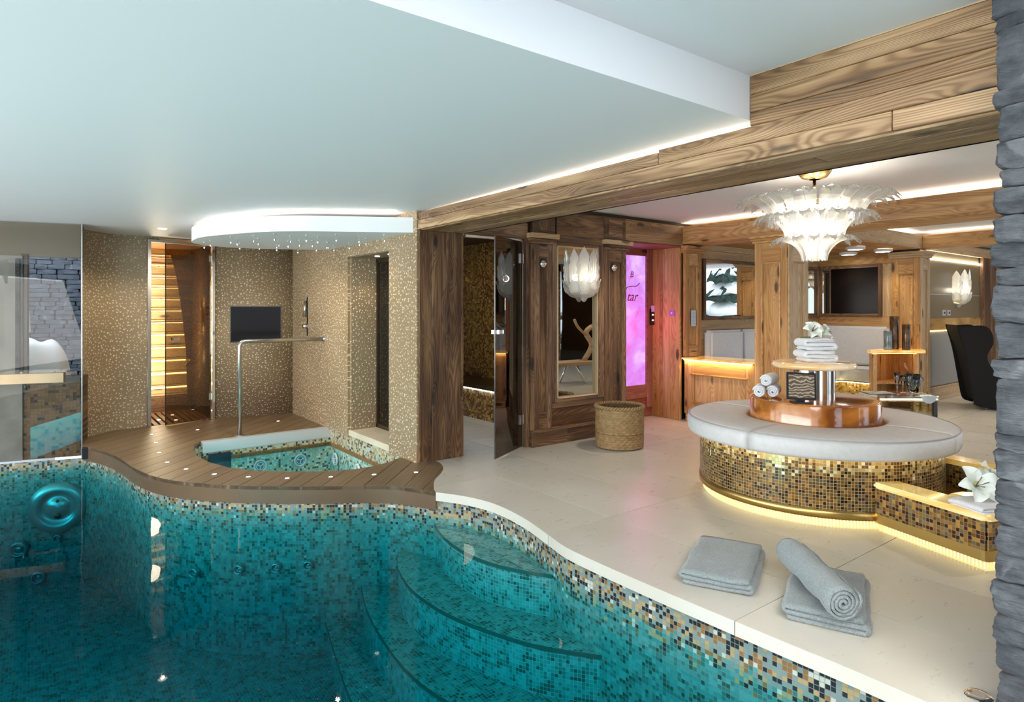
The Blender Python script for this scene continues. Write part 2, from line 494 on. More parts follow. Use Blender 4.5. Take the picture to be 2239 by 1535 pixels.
def quad(name, pts, m, parent=None, th=.004):
    """thin slab through four points, UV in metres along first edge / z"""
    P = [Vector(p) for p in pts]
    n = (P[1] - P[0]).cross(P[3] - P[0]).normalized() * th
    vs = P + [p + n for p in P]
    fs = [(3, 2, 1, 0), (4, 5, 6, 7), (0, 1, 5, 4), (1, 2, 6, 5), (2, 3, 7, 6), (3, 0, 4, 7)]
    e = (P[1] - P[0]).normalized(); e2 = (P[3] - P[0]).normalized()
    vert = abs(e2.z) > .5
    def uv(p): return ((p - P[0]).dot(e), p.z if vert else (p - P[0]).dot(e2))
    return mk(name, vs, fs, m, parent, [[uv(vs[i]) for i in f] for f in fs])


def prism(name, poly, z0, z1, m, parent=None, bev=0, smooth=False):
    """vertical prism with UV: sides (arc, z), caps (x, y)"""
    n = len(poly)
    A = sum(poly[i][0] * poly[(i + 1) % n][1] - poly[(i + 1) % n][0] * poly[i][1] for i in range(n))
    if A < 0: poly = poly[::-1]
    vs = [(x, y, z0) for x, y in poly] + [(x, y, z1) for x, y in poly]
    if bev:
        bm = bmesh.new(); bv = [bm.verts.new(v) for v in vs]
        bm.faces.new([bv[n + i] for i in range(n)]); bm.faces.new([bv[n - 1 - i] for i in range(n)])
        for i in range(n): j = (i + 1) % n; bm.faces.new([bv[i], bv[j], bv[n + j], bv[n + i]])
        ed = [e for e in bm.edges if abs(e.verts[0].co.z - e.verts[1].co.z) < 1e-6]
        bmesh.ops.bevel(bm, geom=ed, offset=bev, segments=3, affect='EDGES')
        return frombm(name, bm, m, parent, smooth)
    arc = [0]
    for i in range(n):
        j = (i + 1) % n; arc.append(arc[-1] + math.dist(poly[i], poly[j]))
    fs = [tuple(n + i for i in range(n)), tuple(n - 1 - i for i in range(n))]
    uvs = [[poly[i] for i in range(n)], [poly[n - 1 - i] for i in range(n)]]
    for i in range(n):
        j = (i + 1) % n
        fs.append((i, j, n + j, n + i)); uvs.append([(arc[i], z0), (arc[i + 1], z0), (arc[i + 1], z1), (arc[i], z1)])
    return mk(name, vs, fs, m, parent, uvs, False)


def ribbon(name, line, z0, z1, m, parent=None, flip=False, smooth=True, th=0.0, u0=0):
    """vertical wall along a polyline; normal to the left of travel unless flipped; optional thickness behind"""
    arc = [u0]
    for i in range(len(line) - 1): arc.append(arc[-1] + math.dist(line[i], line[i + 1]))
    n = len(line)
    vs = [(x, y, z0) for x, y in line] + [(x, y, z1) for x, y in line]
    fs = []; uvs = []
    for i in range(n - 1):
        f = (i, i + 1, n + i + 1, n + i); u = [(arc[i], z0), (arc[i + 1], z0), (arc[i + 1], z1), (arc[i], z1)]
        if not flip: f = f[::-1]; u = u[::-1]
        fs.append(f); uvs.append(u)
    o = mk(name, vs, fs, m, parent, uvs, smooth)
    if th:
        md = o.modifiers.new('s', 'SOLIDIFY'); md.thickness = th; md.offset = -1
    return o


def lathe(name, prof, m, parent=None, c=(0, 0, 0), seg=48, a0=0, a1=2 * PI, smooth=True, uvm=False, cap=False):
    full = abs(a1 - a0 - 2 * PI) < 1e-6
    na = seg if full else seg + 1
    vs = []; fs = []; uvs = []
    for k in range(na):
        a = a0 + (a1 - a0) * k / seg
        for r, z in prof: vs.append((c[0] + r * math.cos(a), c[1] + r * math.sin(a), c[2] + z))
    n = len(prof)
    R = max(r for r, z in prof)
    for k in range(seg):
        k2 = (k + 1) % na
        for i in range(n - 1):
            fs.append((k * n + i, k2 * n + i, k2 * n + i + 1, k * n + i + 1))
            u0 = R * (a0 + (a1 - a0) * k / seg); u1 = R * (a0 + (a1 - a0) * (k + 1) / seg)
            z0 = prof[i][1] + c[2]; z1 = prof[i + 1][1] + c[2]
            uvs.append([(u0, z0), (u1, z0), (u1, z1), (u0, z1)])
    if cap and not full:
        fs.append(tuple(range(n))); uvs.append([(0, 0)] * n)
        fs.append(tuple(range(seg * n, seg * n + n))[::-1]); uvs.append([(0, 0)] * n)
    return mk(name, vs, fs, m, parent, uvs, smooth)


def tube(name, pts, r, m, parent=None, seg=10, closed=False):
    pts = [Vector(p) for p in pts]; n = len(pts)
    rs = r if isinstance(r, (list, tuple)) else [r] * n
    vs = []; fs = []
    up0 = None
    for i, p in enumerate(pts):
        if closed: t = (pts[(i + 1) % n] - pts[i - 1]).normalized()
        else: t = (pts[min(i + 1, n - 1)] - pts[max(i - 1, 0)]).normalized()
        if up0 is None: up0 = Vector((0, 0, 1)) if abs(t.z) < .9 else Vector((1, 0, 0))
        s = t.cross(up0).normalized(); u = s.cross(t).normalized(); up0 = u
        for k in range(seg):
            a = 2 * PI * k / seg; vs.append(p + (s * math.cos(a) + u * math.sin(a)) * rs[i])
    for i in range(n if closed else n - 1):
        j = (i + 1) % n
        for k in range(seg):
            k2 = (k + 1) % seg; fs.append((i * seg + k, i * seg + k2, j * seg + k2, j * seg + k))
    if not closed: fs.append(tuple(range(seg))[::-1]); fs.append(tuple(range((n - 1) * seg, n * seg)))
    return mk(name, vs, fs, m, parent, None, True)


def spline(pts, per=6, closed=False):
    n = len(pts); out = []
    for i in range(n if closed else n - 1):
        if closed: p = [pts[(i + k - 1) % n] for k in range(4)]
        else: p = [pts[max(0, i - 1)], pts[i], pts[i + 1], pts[min(n - 1, i + 2)]]
        for k in range(per):
            t = k / per
            out.append(tuple(.5 * ((2 * p[1][d]) + (-p[0][d] + p[2][d]) * t + (2 * p[0][d] - 5 * p[1][d] + 4 * p[2][d] - p[3][d]) * t * t + (-p[0][d] + 3 * p[1][d] - 3 * p[2][d] + p[3][d]) * t ** 3) for d in range(len(pts[0]))))
    if not closed: out.append(tuple(pts[-1]))
    return out


def clip(poly, a, b, c):
    """keep a*x+b*y<=c"""
    out = []
    n = len(poly)
    for i in range(n):
        p = poly[i]; q = poly[(i + 1) % n]
        dp = a * p[0] + b * p[1] - c; dq = a * q[0] + b * q[1] - c
        if dp <= 0: out.append(p)
        if (dp < 0 < dq) or (dq < 0 < dp):
            t = dp / (dp - dq); out.append((p[0] + (q[0] - p[0]) * t, p[1] + (q[1] - p[1]) * t))
    return out


def area2(poly): return abs(sum(poly[i][0] * poly[(i + 1) % len(poly)][1] - poly[(i + 1) % len(poly)][0] * poly[i][1] for i in range(len(poly)))) / 2


def dedupe(poly):
    out = []
    for p in poly:
        if not out or math.dist(p, out[-1]) > 1e-4: out.append(p)
    if len(out) > 1 and math.dist(out[0], out[-1]) < 1e-4: out.pop()
    return out


def local_prism(name, poly, z0, z1, m, parent, ang=0.):
    """prism with its own origin and local X along ang (for grain)"""
    cx = sum(p[0] for p in poly) / len(poly); cy = sum(p[1] for p in poly) / len(poly)
    ca, sa = math.cos(ang), math.sin(ang)
    lp = [((x - cx) * ca + (y - cy) * sa, -(x - cx) * sa + (y - cy) * ca) for x, y in poly]
    n = len(lp)
    A = sum(lp[i][0] * lp[(i + 1) % n][1] - lp[(i + 1) % n][0] * lp[i][1] for i in range(n))
    if A < 0: lp = lp[::-1]
    vs = [(x, y, z0) for x, y in lp] + [(x, y, z1) for x, y in lp]
    fs = [tuple(n + i for i in range(n)), tuple(n - 1 - i for i in range(n))]
    for i in range(n): j = (i + 1) % n; fs.append((i, j, n + j, n + i))
    me = bpy.data.meshes.new(name); me.from_pydata(vs, [], fs); me.update(); me.materials.append(m)
    o = bpy.data.objects.new(name, me); o.location = (cx, cy, 0); o.rotation_euler = (0, 0, ang)
    return link(o, parent)


def led(name, line, w, m, parent, z):
    """flat LED strip facing up, following a 2-D line"""
    vs = []; fs = []
    n = len(line)
    for i, p in enumerate(line):
        q = line[min(i + 1, n - 1)]; r = line[max(i - 1, 0)]
        t = Vector((q[0] - r[0], q[1] - r[1])).normalized(); nn = Vector((-t.y, t.x)) * w / 2
        vs += [(p[0] - nn.x, p[1] - nn.y, z), (p[0] + nn.x, p[1] + nn.y, z)]
    for i in range(n - 1): fs.append((2 * i, 2 * i + 2, 2 * i + 3, 2 * i + 1))
    return mk(name, vs, fs, m, parent)


def copy_tree(o, parent=None, loc=None, rotz=None):
    c = o.copy(); COL.objects.link(c)
    if parent is not None:
        c.parent = parent; c.matrix_parent_inverse = o.matrix_parent_inverse.copy()
    if loc is not None: c.location = loc
    if rotz is not None: c.rotation_euler = (0, 0, rotz)
    for ch in [x for x in bpy.data.objects if x.parent == o]: copy_tree(ch, c)
    return c


# ================================================================== SETTING
# pool outline (deck curve, then stone coping), from the far corner to the near right
DECK_EDGE = spline([(.39, 7.76), (.50, 7.50), (.60, 7.14), (.655, 6.78), (.695, 6.45), (.745, 6.19), (.81, 5.96), (.91, 5.74), (1.03, 5.57), (1.18, 5.39), (1.35, 5.22), (1.72, 4.92), (2.12, 4.645), (2.30, 4.46), (2.44, 4.17)], 4)
STONE_EDGE = spline([(2.44, 4.17), (2.55, 3.97), (2.615, 3.76), (2.63, 3.55), (2.60, 3.26), (2.53, 2.95), (2.485, 2.75), (2.475, 2.5), (2.48, 2.14), (2.49, 1.85), (2.51, 1.4), (2.53, .9), (2.53, -1.0)], 4)
S_CURVE = spline([(2.44, 4.17), (2.47, 4.25), (2.55, 4.39), (2.63, 4.50), (2.75, 4.62), (2.86, 4.76), (2.93, 4.93), (2.94, 5.10)], 4)
FLOOR_POLY = STONE_EDGE[::-1] + S_CURVE[1:] + [(3.1, 5.10), (3.1, 7.7), (4.95, 7.7), (4.95, 5.5), (14.5, 5.5), (14.5, -1.5), (2.53, -1.5)]

floor = struct('floor')
mk('grout_bed', [(2.66, -1.5, -.1), (14.5, -1.5, -.1), (14.5, 5.5, -.1), (2.95, 7.7, -.1), (2.95, 4.9, -.1), (2.7, 4.3, -.1), (2.66, -1.5, -.004), (14.5, -1.5, -.004), (14.5, 5.5, -.004), (2.95, 7.7, -.004), (2.95, 4.9, -.004), (2.7, 4.3, -.004)],
   [(6, 7, 8, 9, 10, 11), (0, 1, 7, 6), (1, 2, 8, 7), (2, 3, 9, 8), (3, 4, 10, 9), (4, 5, 11, 10), (5, 0, 6, 11)], GROUT, floor)
xs = [2.2] + [2.48 + .6 * k for k in range(1, 21)] + [14.6]
ys = [1.64 - 1.32 * 3, 1.64 - 1.32 * 2, 1.64 - 1.32, 1.64, 2.965, 4.29, 5.61, 6.93, 8.2]
for i in range(len(xs) - 1):
    for j in range(len(ys) - 1):
        g = .0024
        p = clip(clip(clip(clip(FLOOR_POLY, -1, 0, -(xs[i] + g)), 1, 0, xs[i + 1] - g), 0, -1, -(ys[j] + g)), 0, 1, ys[j + 1] - g)
        p = dedupe(p)
        if len(p) >= 3 and area2(p) > .002:
            local_prism('stone_tile', p, -.065, 0, TILE, floor)

# teak deck
DECK_POLY = DECK_EDGE + S_CURVE[1:-1] + [(2.93, 5.03), (2.785, 5.03), (2.785, 5.36), (2.58, 5.255), (2.41, 5.20), (2.25, 5.195), (2.03, 5.26), (1.77, 5.44), (1.53, 5.67), (1.37, 5.92), (1.27, 6.25), (1.235, 6.55), (1.25, 6.84), (1.30, 7.07), (1.39, 7.27), (2.785, 7.27), (2.785, 8.48), (1.82, 8.69), (1.07, 8.58), (.755, 8.54), (.60, 8.43), (.42, 8.22), (.39, 8.1)]
DECK_POLY = dedupe(DECK_POLY)
deck = struct('pool_deck')
ang = math.radians(45.5); ux, uy = math.cos(ang), math.sin(ang); nx, ny = -uy, ux
vals = [p[0] * nx + p[1] * ny for p in DECK_POLY]
w = .163; k0 = math.floor(min(vals) / w)
pp = DECK_POLY
XC = 1.234
PIECES = [dedupe(clip(pp, 1, 0, XC)), dedupe(clip(clip(pp, -1, 0, -XC), 0, 1, 6.2)), dedupe(clip(clip(clip(pp, -1, 0, -XC), 0, -1, -6.2), 0, 1, 7.268)), dedupe(clip(clip(pp, -1, 0, -XC), 0, -1, -7.268))]
def multi_prism(name, polys, z0, z1, m, parent, ang):
    cx = sum(p[0] for p in polys[0]) / len(polys[0]); cy = sum(p[1] for p in polys[0]) / len(polys[0])
    ca, sa = math.cos(ang), math.sin(ang); vs = []; fs = []
    for poly in polys:
        lp = [((x - cx) * ca + (y - cy) * sa, -(x - cx) * sa + (y - cy) * ca) for x, y in poly]
        n = len(lp); b = len(vs)
        if sum(lp[i][0] * lp[(i + 1) % n][1] - lp[(i + 1) % n][0] * lp[i][1] for i in range(n)) < 0: lp = lp[::-1]
        vs += [(x, y, z0) for x, y in lp] + [(x, y, z1) for x, y in lp]
        fs += [tuple(b + n + i for i in range(n)), tuple(b + n - 1 - i for i in range(n))]
        for i in range(n):
            j = (i + 1) % n
            q0 = lp[i]; q1 = lp[j]
            fs.append((b + i, b + j, b + n + j, b + n + i))
    me = bpy.data.meshes.new(name); me.from_pydata(vs, [], fs); me.update(); me.materials.append(m)
    o = bpy.data.objects.new(name, me); o.location = (cx, cy, 0); o.rotation_euler = (0, 0, ang)
    return link(o, parent)
for k in range(k0, math.ceil(max(vals) / w)):
    a = k * w + .003; b = (k + 1) * w - .003
    polys = []
    for pc_ in PIECES:
        q = dedupe(clip(clip(pc_, -nx, -ny, -a), nx, ny, b))
        if len(q) >= 3 and area2(q) > .0005: polys.append(q)
    # pieces that touch stay one plank; pieces parted by the tub become two
    groups = []
    for q in polys:
        hit_ = None
        for g_ in groups:
            if any(math.dist(u1, v1) < .01 for h_ in g_ for u1 in h_ for v1 in q): hit_ = g_; break
        if hit_ is not None: hit_.append(q)
        else: groups.append([q])
    for g_ in groups: multi_prism('deck_plank', g_, -.03, 0, DECK, deck, ang)
_bed = [(p[0] + .05, p[1] + .07) for p in DECK_EDGE[6:-6]]
prism('deck_joist_bed', _bed + [(2.6, 4.75), (2.75, 5.1), (2.3, 5.12), (2.0, 5.2), (1.45, 5.62), (1.2, 6.0), (1.17, 6.6), (1.2, 7.1), (1.33, 7.33), (2.75, 7.35), (2.75, 8.4), (1.8, 8.6), (1.1, 8.5), (.6, 8.2), (.62, 7.6)], -.09, -.031, BLACK, deck)
ribbon('fascia_band', DECK_EDGE, -.14, -.001, FASCIA, deck, flip=False, smooth=True)

# pool basin
basin = struct('pool_basin')
off = .018
def inset(line, d):
    out = []
    for i, p in enumerate(line):
        q = line[min(i + 1, len(line) - 1)]; r = line[max(i - 1, 0)]
        t = Vector((q[0] - r[0], q[1] - r[1])).normalized()
        out.append((p[0] - t.y * -d * -1 if False else p[0] + (-t.y) * d, p[1] + t.x * d))
    return out
PE = DECK_EDGE + STONE_EDGE[1:]
PEI = inset(PE, -off)       # travel direction is towards the camera, land is on the left-hand side of it
# choose sign so that the wall stands back under the coping
if PEI[-10][0] < PE[-10][0]: PEI = inset(PE, off)
D0 = Vector((-.967, .25)).normalized()
LEFTP = (.39 + D0.x * 3.2, 7.76 + D0.y * 3.2)
wl = [LEFTP, (.40, 7.765)]
quad('wall', [(LEFTP[0], LEFTP[1], -1.36), (.46, 7.747, -1.36), (.46, 7.747, -.125), (LEFTP[0], LEFTP[1], -.125)], M_POOL, basin, -.01)
ribbon('curved_wall', PEI, -1.36, -.062, M_POOL, basin, flip=False)
quad('wall', [(2.53, -1.0, -1.36), (-2.7, -1.0, -1.36), (-2.7, -1.0, -.1), (2.53, -1.0, -.1)], M_POOL, basin, -.01)
quad('wall', [(LEFTP[0], -1.0, -1.36), (LEFTP[0], LEFTP[1], -1.36), (LEFTP[0], LEFTP[1], -.1), (LEFTP[0], -1, -.1)], M_POOL, basin, .01)
prism('basin_floor', [(LEFTP[0], -1.0), (LEFTP[0], LEFTP[1])] + PEI, -1.5, -1.35, M_POOLFLOOR, basin)

def step(line, ztop, zbot):
    poly = line + [(2.75, line[-1][1]), (2.75, line[0][1])]
    o = prism('step', poly, zbot, ztop - .028, M_POOLFLOOR, basin)
    prism('step_nosing', inset_poly(line, .012) + [(2.75, line[-1][1]), (2.75, line[0][1])], ztop - .028, ztop, M_POOLFLOOR, o)
    ribbon('nosing_line', [(x - .0145, y) for x, y in line], ztop - .026, ztop - .001, STEPLINE, o, flip=False)
STEPLINE = simple('dark_teal_nosing', (.02, .07, .06), .3)
def inset_poly(line, d): return [(x - d, y) for x, y in line]
step(spline([(2.52, 4.34), (2.40, 4.05), (2.335, 3.70), (2.345, 3.42), (2.42, 3.18), (2.56, 2.94)], 5), -.24, -.51)
step(spline([(2.34, 4.55), (2.17, 4.25), (2.07, 3.88), (2.06, 3.55), (2.10, 3.28), (2.20, 2.97), (2.31, 2.73), (2.53, 2.43)], 5), -.51, -.80)
step(spline([(2.10, 4.75), (1.95, 4.30), (1.86, 3.83), (1.82, 3.42), (1.85, 3.08), (1.95, 2.72), (2.12, 2.38), (2.52, 1.95)], 5), -.80, -1.08)
step(spline([(1.86, 4.9), (1.72, 4.30), (1.62, 3.83), (1.58, 3.40), (1.61, 2.98), (1.72, 2.5), (1.95, 2.05), (2.52, 1.45)], 5), -1.08, -1.35)

water_poly = [(LEFTP[0] - .02, -1.02), (LEFTP[0] - .02, LEFTP[1] + .02), (.40, 7.785)] + inset(PE, off * 1.8 if PEI[-10] == inset(PE, off)[-10] else -off * 1.8)
wobj = prism('pool_water', dedupe(water_poly), -1.42, -.17, WATER)
tag(wobj, 'clear teal water filling the curved mosaic swimming pool', 'water', kind='stuff')

# hot tub shell
TUB = spline([(2.785, 5.37), (2.58, 5.255), (2.41, 5.20), (2.25, 5.195), (2.03, 5.26), (1.77, 5.44), (1.53, 5.67), (1.37, 5.92), (1.27, 6.25), (1.235, 6.55), (1.25, 6.84), (1.30, 7.07), (1.39, 7.2)], 4)
tub = struct('hot_tub_basin')
ribbon('curved_wall', TUB, -1.0, -.031, M_TUB, tub, flip=True)
ribbon('wall', [(1.39, 7.2), (2.785, 7.2)], -1.0, -.02, M_TUB, tub, flip=True)
ribbon('wall', [(2.775, 7.25), (2.775, 5.2)], -1.0, -.0, M_TUB, tub, flip=True)
prism('seat_floor', TUB + [(2.785, 7.2)], -1.05, -.95, M_TUB, tub)
quad('reflection_band', [(1.40, 7.196, -.21), (2.774, 7.196, -.21), (2.774, 7.196, -.165), (1.40, 7.196, -.165)], simple('reflection_brown', (.30, .15, .05), .3, nscale=60, nvar=.3), tub, .004)  # brown reflection of the steel bar, painted as a strip
quad('reflection_band', [(2.772, 7.2, -.21), (2.772, 5.37, -.21), (2.772, 5.37, -.165), (2.772, 7.2, -.165)], simple('reflection_brown2', (.30, .15, .05), .3, nscale=60, nvar=.3), tub, .004)  # same painted reflection carried along the side wall
box('overflow_bar', (1.40, 7.19, -.115), (2.78, 7.28, .004), simple('satin_steel', (.62, .62, .61), .5, .55), tub, .006)
box('skimmer_box', (1.46, 7.17, -.34), (1.68, 7.20, -.13), simple('skimmer_blue', (.02, .03, .05), .25), tub, .004)
o = prism('tub_water', TUB + [(2.80, 7.22), (1.36, 7.22)], -.98, -.175, WATER_T)
tag(o, 'bright turquoise water in the small hot tub set into the deck', 'water', kind='stuff')
tw = bpy.data.objects['tub_water']

# tiled walls on the left and behind the tub
CURVE = spline([(.39, 7.78), (.395, 8.05), (.44, 8.24), (.58, 8.42), (.755, 8.54), (1.07, 8.58)], 5)
wl_ = struct('wall_left')
ribbon('curved_tile_wall', CURVE, -.03, 2.34, EMBOSS, wl_, flip=True)
ribbon('tile_panel', [(1.07, 8.58), (1.82, 8.69)], 2.215, 2.34, EMBOSS, wl_, flip=True, th=.05, u0=1.3)
wb = struct('wall_back')
ribbon('tile_panel', [(1.82, 8.69), (2.785, 8.48)], -.03, 2.34, EMBOSS, wb, flip=True, th=.05)
wr = struct('wall_right')
XW = 2.785
quad('tile_panel', [(XW, 8.48, -.02), (XW, 6.62, -.02), (XW, 6.62, 2.34), (XW, 8.48, 2.34)], EMBOSS, wr, .03)
quad('tile_panel', [(XW, 5.61, -.02), (XW, 5.05, -.02), (XW, 5.05, 2.34), (XW, 5.61, 2.34)], EMBOSS, wr, .03)
quad('tile_panel', [(XW, 6.62, 1.97), (XW, 5.61, 1.97), (XW, 5.61, 2.34), (XW, 6.62, 2.34)], EMBOSS, wr, .03)
quad('tile_jamb', [(XW, 6.62, .0), (3.12, 6.62, .0), (3.12, 6.62, 1.97), (XW, 6.62, 1.97)], EMBOSS, wr, .03)
quad('tile_jamb', [(3.12, 5.61, .0), (XW, 5.61, .0), (XW, 5.61, 1.97), (3.12, 5.61, 1.97)], EMBOSS, wr, .03)
box('niche_ceiling', (XW, 5.61, 1.965), (3.12, 6.62, 1.99), simple('niche_soffit', (.30, .22, .14), .5), wr)
box('marble_sill', (XW - .02, 5.60, .0), (3.13, 6.625, .062), MARBLE, wr, .004)
for yy in (5.93, 6.24):
    o = lathe('downlight', [(0, 0), (.022, 0), (.026, -.004)], LED_C, wr, (2.93, yy, 1.962), 16)
spot('niche_spot_a', (2.95, 6.35, 1.95), (2.95, 6.6, .3), 6, ang=70)
spot('niche_spot_b', (2.93, 5.93, 1.95), (2.85, 5.9, 0), 5, ang=80)
spot('wall_fill_spot', (2.50, 7.95, 2.28), (2.80, 8.0, .9), 40, (1, .80, .50), 75)  # unseen warm spot added to light the side tile wall
spot('wall_fill_spot', (2.2, 8.1, 2.28), (2.3, 8.7, .9), 30, (1, .84, .60), 100)  # unseen warm spot added to light the back tile wall
spot('ceiling_downlight', (1.104, 7.70, 2.25), (1.0, 7.7, 0), 45, (1, .88, .68), 130)
spot('soffit_light', (1.9, 6.6, 2.07), (1.9, 7.4, 0), 50, (1, .90, .74), 150)
spot('soffit_light_b', (2.35, 5.9, 2.07), (2.6, 6.0, 0), 16, (1, .90, .74), 150)
win2 = struct('window_2')
for a, b in (((3.08, 5.61, .06), (3.12, 5.66, 1.97)), ((3.08, 6.56, .06), (3.12, 6.62, 1.97)), ((3.08, 5.61, .06), (3.12, 6.62, .11)), ((3.08, 5.61, 1.92), (3.12, 6.62, 1.97))):
    box('window_frame', a, b, simple('bronze_frame', (.06, .04, .025), .35, .6), win2, .003)
box('window_pane', (3.095, 5.65, .1), (3.105, 6.58, 1.93), glass('gold_tint_glass', (.60, .50, .20), 1.6), win2)

# shower cell behind the glass door on the left
sh = struct('shower_cell')
U = Vector((.75, .11)).normalized()
box('back_panel', (.7, 9.95, -.1), (1.95, 10.0, 2.3), W_DARK, sh)
ribbon('mosaic_wall', [(1.79, 8.72), (1.745, 9.95)], -.05, 2.3, M_SHOWER, sh, flip=False, th=.04)
ribbon('mosaic_wall', [(.95, 8.6), (.95, 9.95)], -.05, 2.3, M_SHOWER, sh, flip=True)
box('wood_ceiling', (.9, 8.6, 2.215), (1.9, 9.95, 2.25), W_HONEY, sh)
plank('base_board', (1.0, 9.70, 0), (1.72, 9.9, .2), W_SLAT, sh)
plank('header_board', (1.0, 9.70, 2.13), (1.72, 9.86, 2.22), W_HONEY, sh)
zs = [2.125, 1.999, 1.848, 1.709, 1.551, 1.394, 1.23, 1.06, .883, .706, .524, .334, .21]
for k in range(len(zs) - 1):
    z1, z0 = zs[k], zs[k + 1]
    o = plank('log_board', (1.0, 9.78, z0 + .018), (1.74, 9.84, z1 - .035), W_LOG, sh, .012)
    led_o = mk('led_strip', [(1.0, 9.80, z1 - .030), (1.74, 9.80, z1 - .030), (1.74, 9.93, z1 - .022), (1.0, 9.93, z1 - .022)], [(0, 3, 2, 1)], LED_LOG, sh)
    plank('shelf_board', (1.0, 9.745, z0 - .004), (1.74, 9.86, z0 + .018), W_LOG, sh, .004)
for zz in (.5, 1.1, 1.7): point('log_fill', (1.2, 9.35, zz), 13, (1, .86, .62), .12)  # free-standing points added to brighten the log boards
prism_pts = [(1.50, 2.13), (1.56, 1.87), (1.61, 1.56), (1.645, 1.24), (1.672, .98), (1.69, .73), (1.70, .20), (1.755, .20), (1.755, 2.13)]  # outline of a dark curved sheet in front of the logs
mk('dark_curved_sheet', [(x, 9.70, z) for x, z in prism_pts] + [(x, 9.74, z) for x, z in prism_pts],
   [tuple(range(9)), tuple(range(17, 8, -1))] + [(i, i + 9, (i + 1) % 9 + 9, (i + 1) % 9) for i in range(9)], W_DARK, sh)
for k in range(11):
    x = 1.0 + k * .075
    plank('floor_slat', (x, 8.62, -.03), (x + .05, 9.72, 0), W_SLAT, sh, .003)
box('slat_tray', (.95, 8.6, -.08), (1.8, 9.8, -.04), BLACK, sh)
for xx, yy in ((1.25, 9.0), (1.42, 8.85), (1.45, 9.3)): lathe('floor_light', [(0, .004), (.018, .004), (.02, 0)], LED_C, sh, (xx, yy, 0), 12)
t = thing('shower_faucet', 'small brass mixer tap on the brown mosaic wall inside the glass shower', 'faucet', (1.76, 9.5, .68))
tube('faucet_body', [(1.76, 9.62, .68), (1.70, 9.62, .68)], .03, BRASS, t)
tube('spout', [(1.70, 9.5, .68), (1.66, 9.5, .66), (1.64, 9.5, .62)], .014, BRASS, t)
tube('crossbar', [(1.70, 9.74, .69), (1.70, 9.5, .69)], .018, BRASS, t)
# door and frame
dr = struct('door_1')
F0 = Vector((1.07, 8.575)); F1 = Vector((1.83, 8.69)); FU = (F1 - F0).normalized()
def fpost(s, wid, z0, z1, m, nm):
    c = F0 + FU * s; return obox(nm, (c.x, c.y, z0), FU, wid, .05, z1 - z0, m, dr, .003)
fpost(.02, .035, -.0, 2.22, STEEL, 'door_frame'); fpost(.755, .035, 0, 2.22, CHROME, 'door_frame'); fpost(.39, .77, 2.195, 2.225, STEEL, 'door_frame')
H = F0 + FU * .73
A = Vector((1.247, 8.46))
du = (A - H).normalized(); L = (A - H).length
c = (A + H) / 2
dg1 = obox('door_glass', (c.x, c.y, .01), du, L, .008, 2.17, GLASS_BR, dr)
obox('door_edge', (A.x, A.y, .01), du, .008, .010, 2.17, simple('glass_edge', (.03, .02, .012), .2), dr)
for zz in (.25, 2.0): obox('hinge', (H.x, H.y, zz), du, .07, .03, .07, CHROME, dg1, .003)
obox('handle', ((A * .8 + H * .2).x, (A * .8 + H * .2).y, 1.02), du, .06, .05, .03, STEEL, dg1, .003)

# glazed wall on the far left, with the yard behind it
w1 = struct('window_1')
GU = -D0
def gp(s): return (.39 + D0.x * s, 7.77 + D0.y * s)   # s metres left of the corner
g0, g1 = gp(0.0), gp(3.2)
quad('window_pane', [(g1[0], g1[1], -.125), (g0[0], g0[1], -.125), (g0[0], g0[1], 2.27), (g1[0], g1[1], 2.27)], GLASS_WIN, w1, -.01)
quad('pane_edge', [(.383, 7.755, -.125), (.392, 7.755, -.125), (.392, 7.755, 2.27), (.383, 7.755, 2.27)], STEEL, w1, .01)
quad('window_head', [(g1[0], g1[1] - .01, 2.268), (g0[0], g0[1] - .01, 2.268), (g0[0], g0[1] - .01, 2.285), (g1[0], g1[1] - .01, 2.285)], STEEL, w1, .03)
def behind(name, s0, s1, d, z0, z1, m, th=.04):
    nrm = Vector((-D0.y, D0.x)); nrm = nrm if nrm.y > 0 else -nrm
    a = Vector(gp(s0)) + nrm * d; b = Vector(gp(s1)) + nrm * d
    return quad(name, [(b.x, b.y, z0), (a.x, a.y, z0), (a.x, a.y, z1), (b.x, b.y, z1)], m, w1, -th)
behind('header_panel', .03, 3.2, .12, 1.93, 2.3, simple('taupe_header', (.17, .14, .10), .4), .1)
behind('mosaic_parapet', .03, .52, .10, -.12, .66, M_BROWN, .3)
behind('parapet_cap', .03, .52, .06, .655, .69, BLACK, .36)
behind('window_mullion', .485, .535, .10, .66, 1.95, BLACK, .06)
behind('rendered_pier', .52, 3.2, .08, -.12, 1.93, GREYSTONE, .1)
behind('stone_edging', .535, .57, .05, .66, 1.9, SLATE, .06)
# stone yard wall and snow bank beyond the left window
nrm = Vector((-D0.y, D0.x)); nrm = nrm if nrm.y > 0 else -nrm
yard = tag(struct('yard_wall'), kind='structure')
rnd = random.Random(3)
bc = Vector(gp(-.6)) + nrm * 2.6
box_o = quad('mortar_core', [((bc + D0 * 2.6).x, (bc + D0 * 2.6).y + .05, -.3), (bc.x, bc.y + .05, -.3), (bc.x, bc.y + .05, 3.2), ((bc + D0 * 2.6).x, (bc + D0 * 2.6).y + .05, 3.2)], simple('dark_mortar', (.04, .045, .05), .9), yard, -.1)


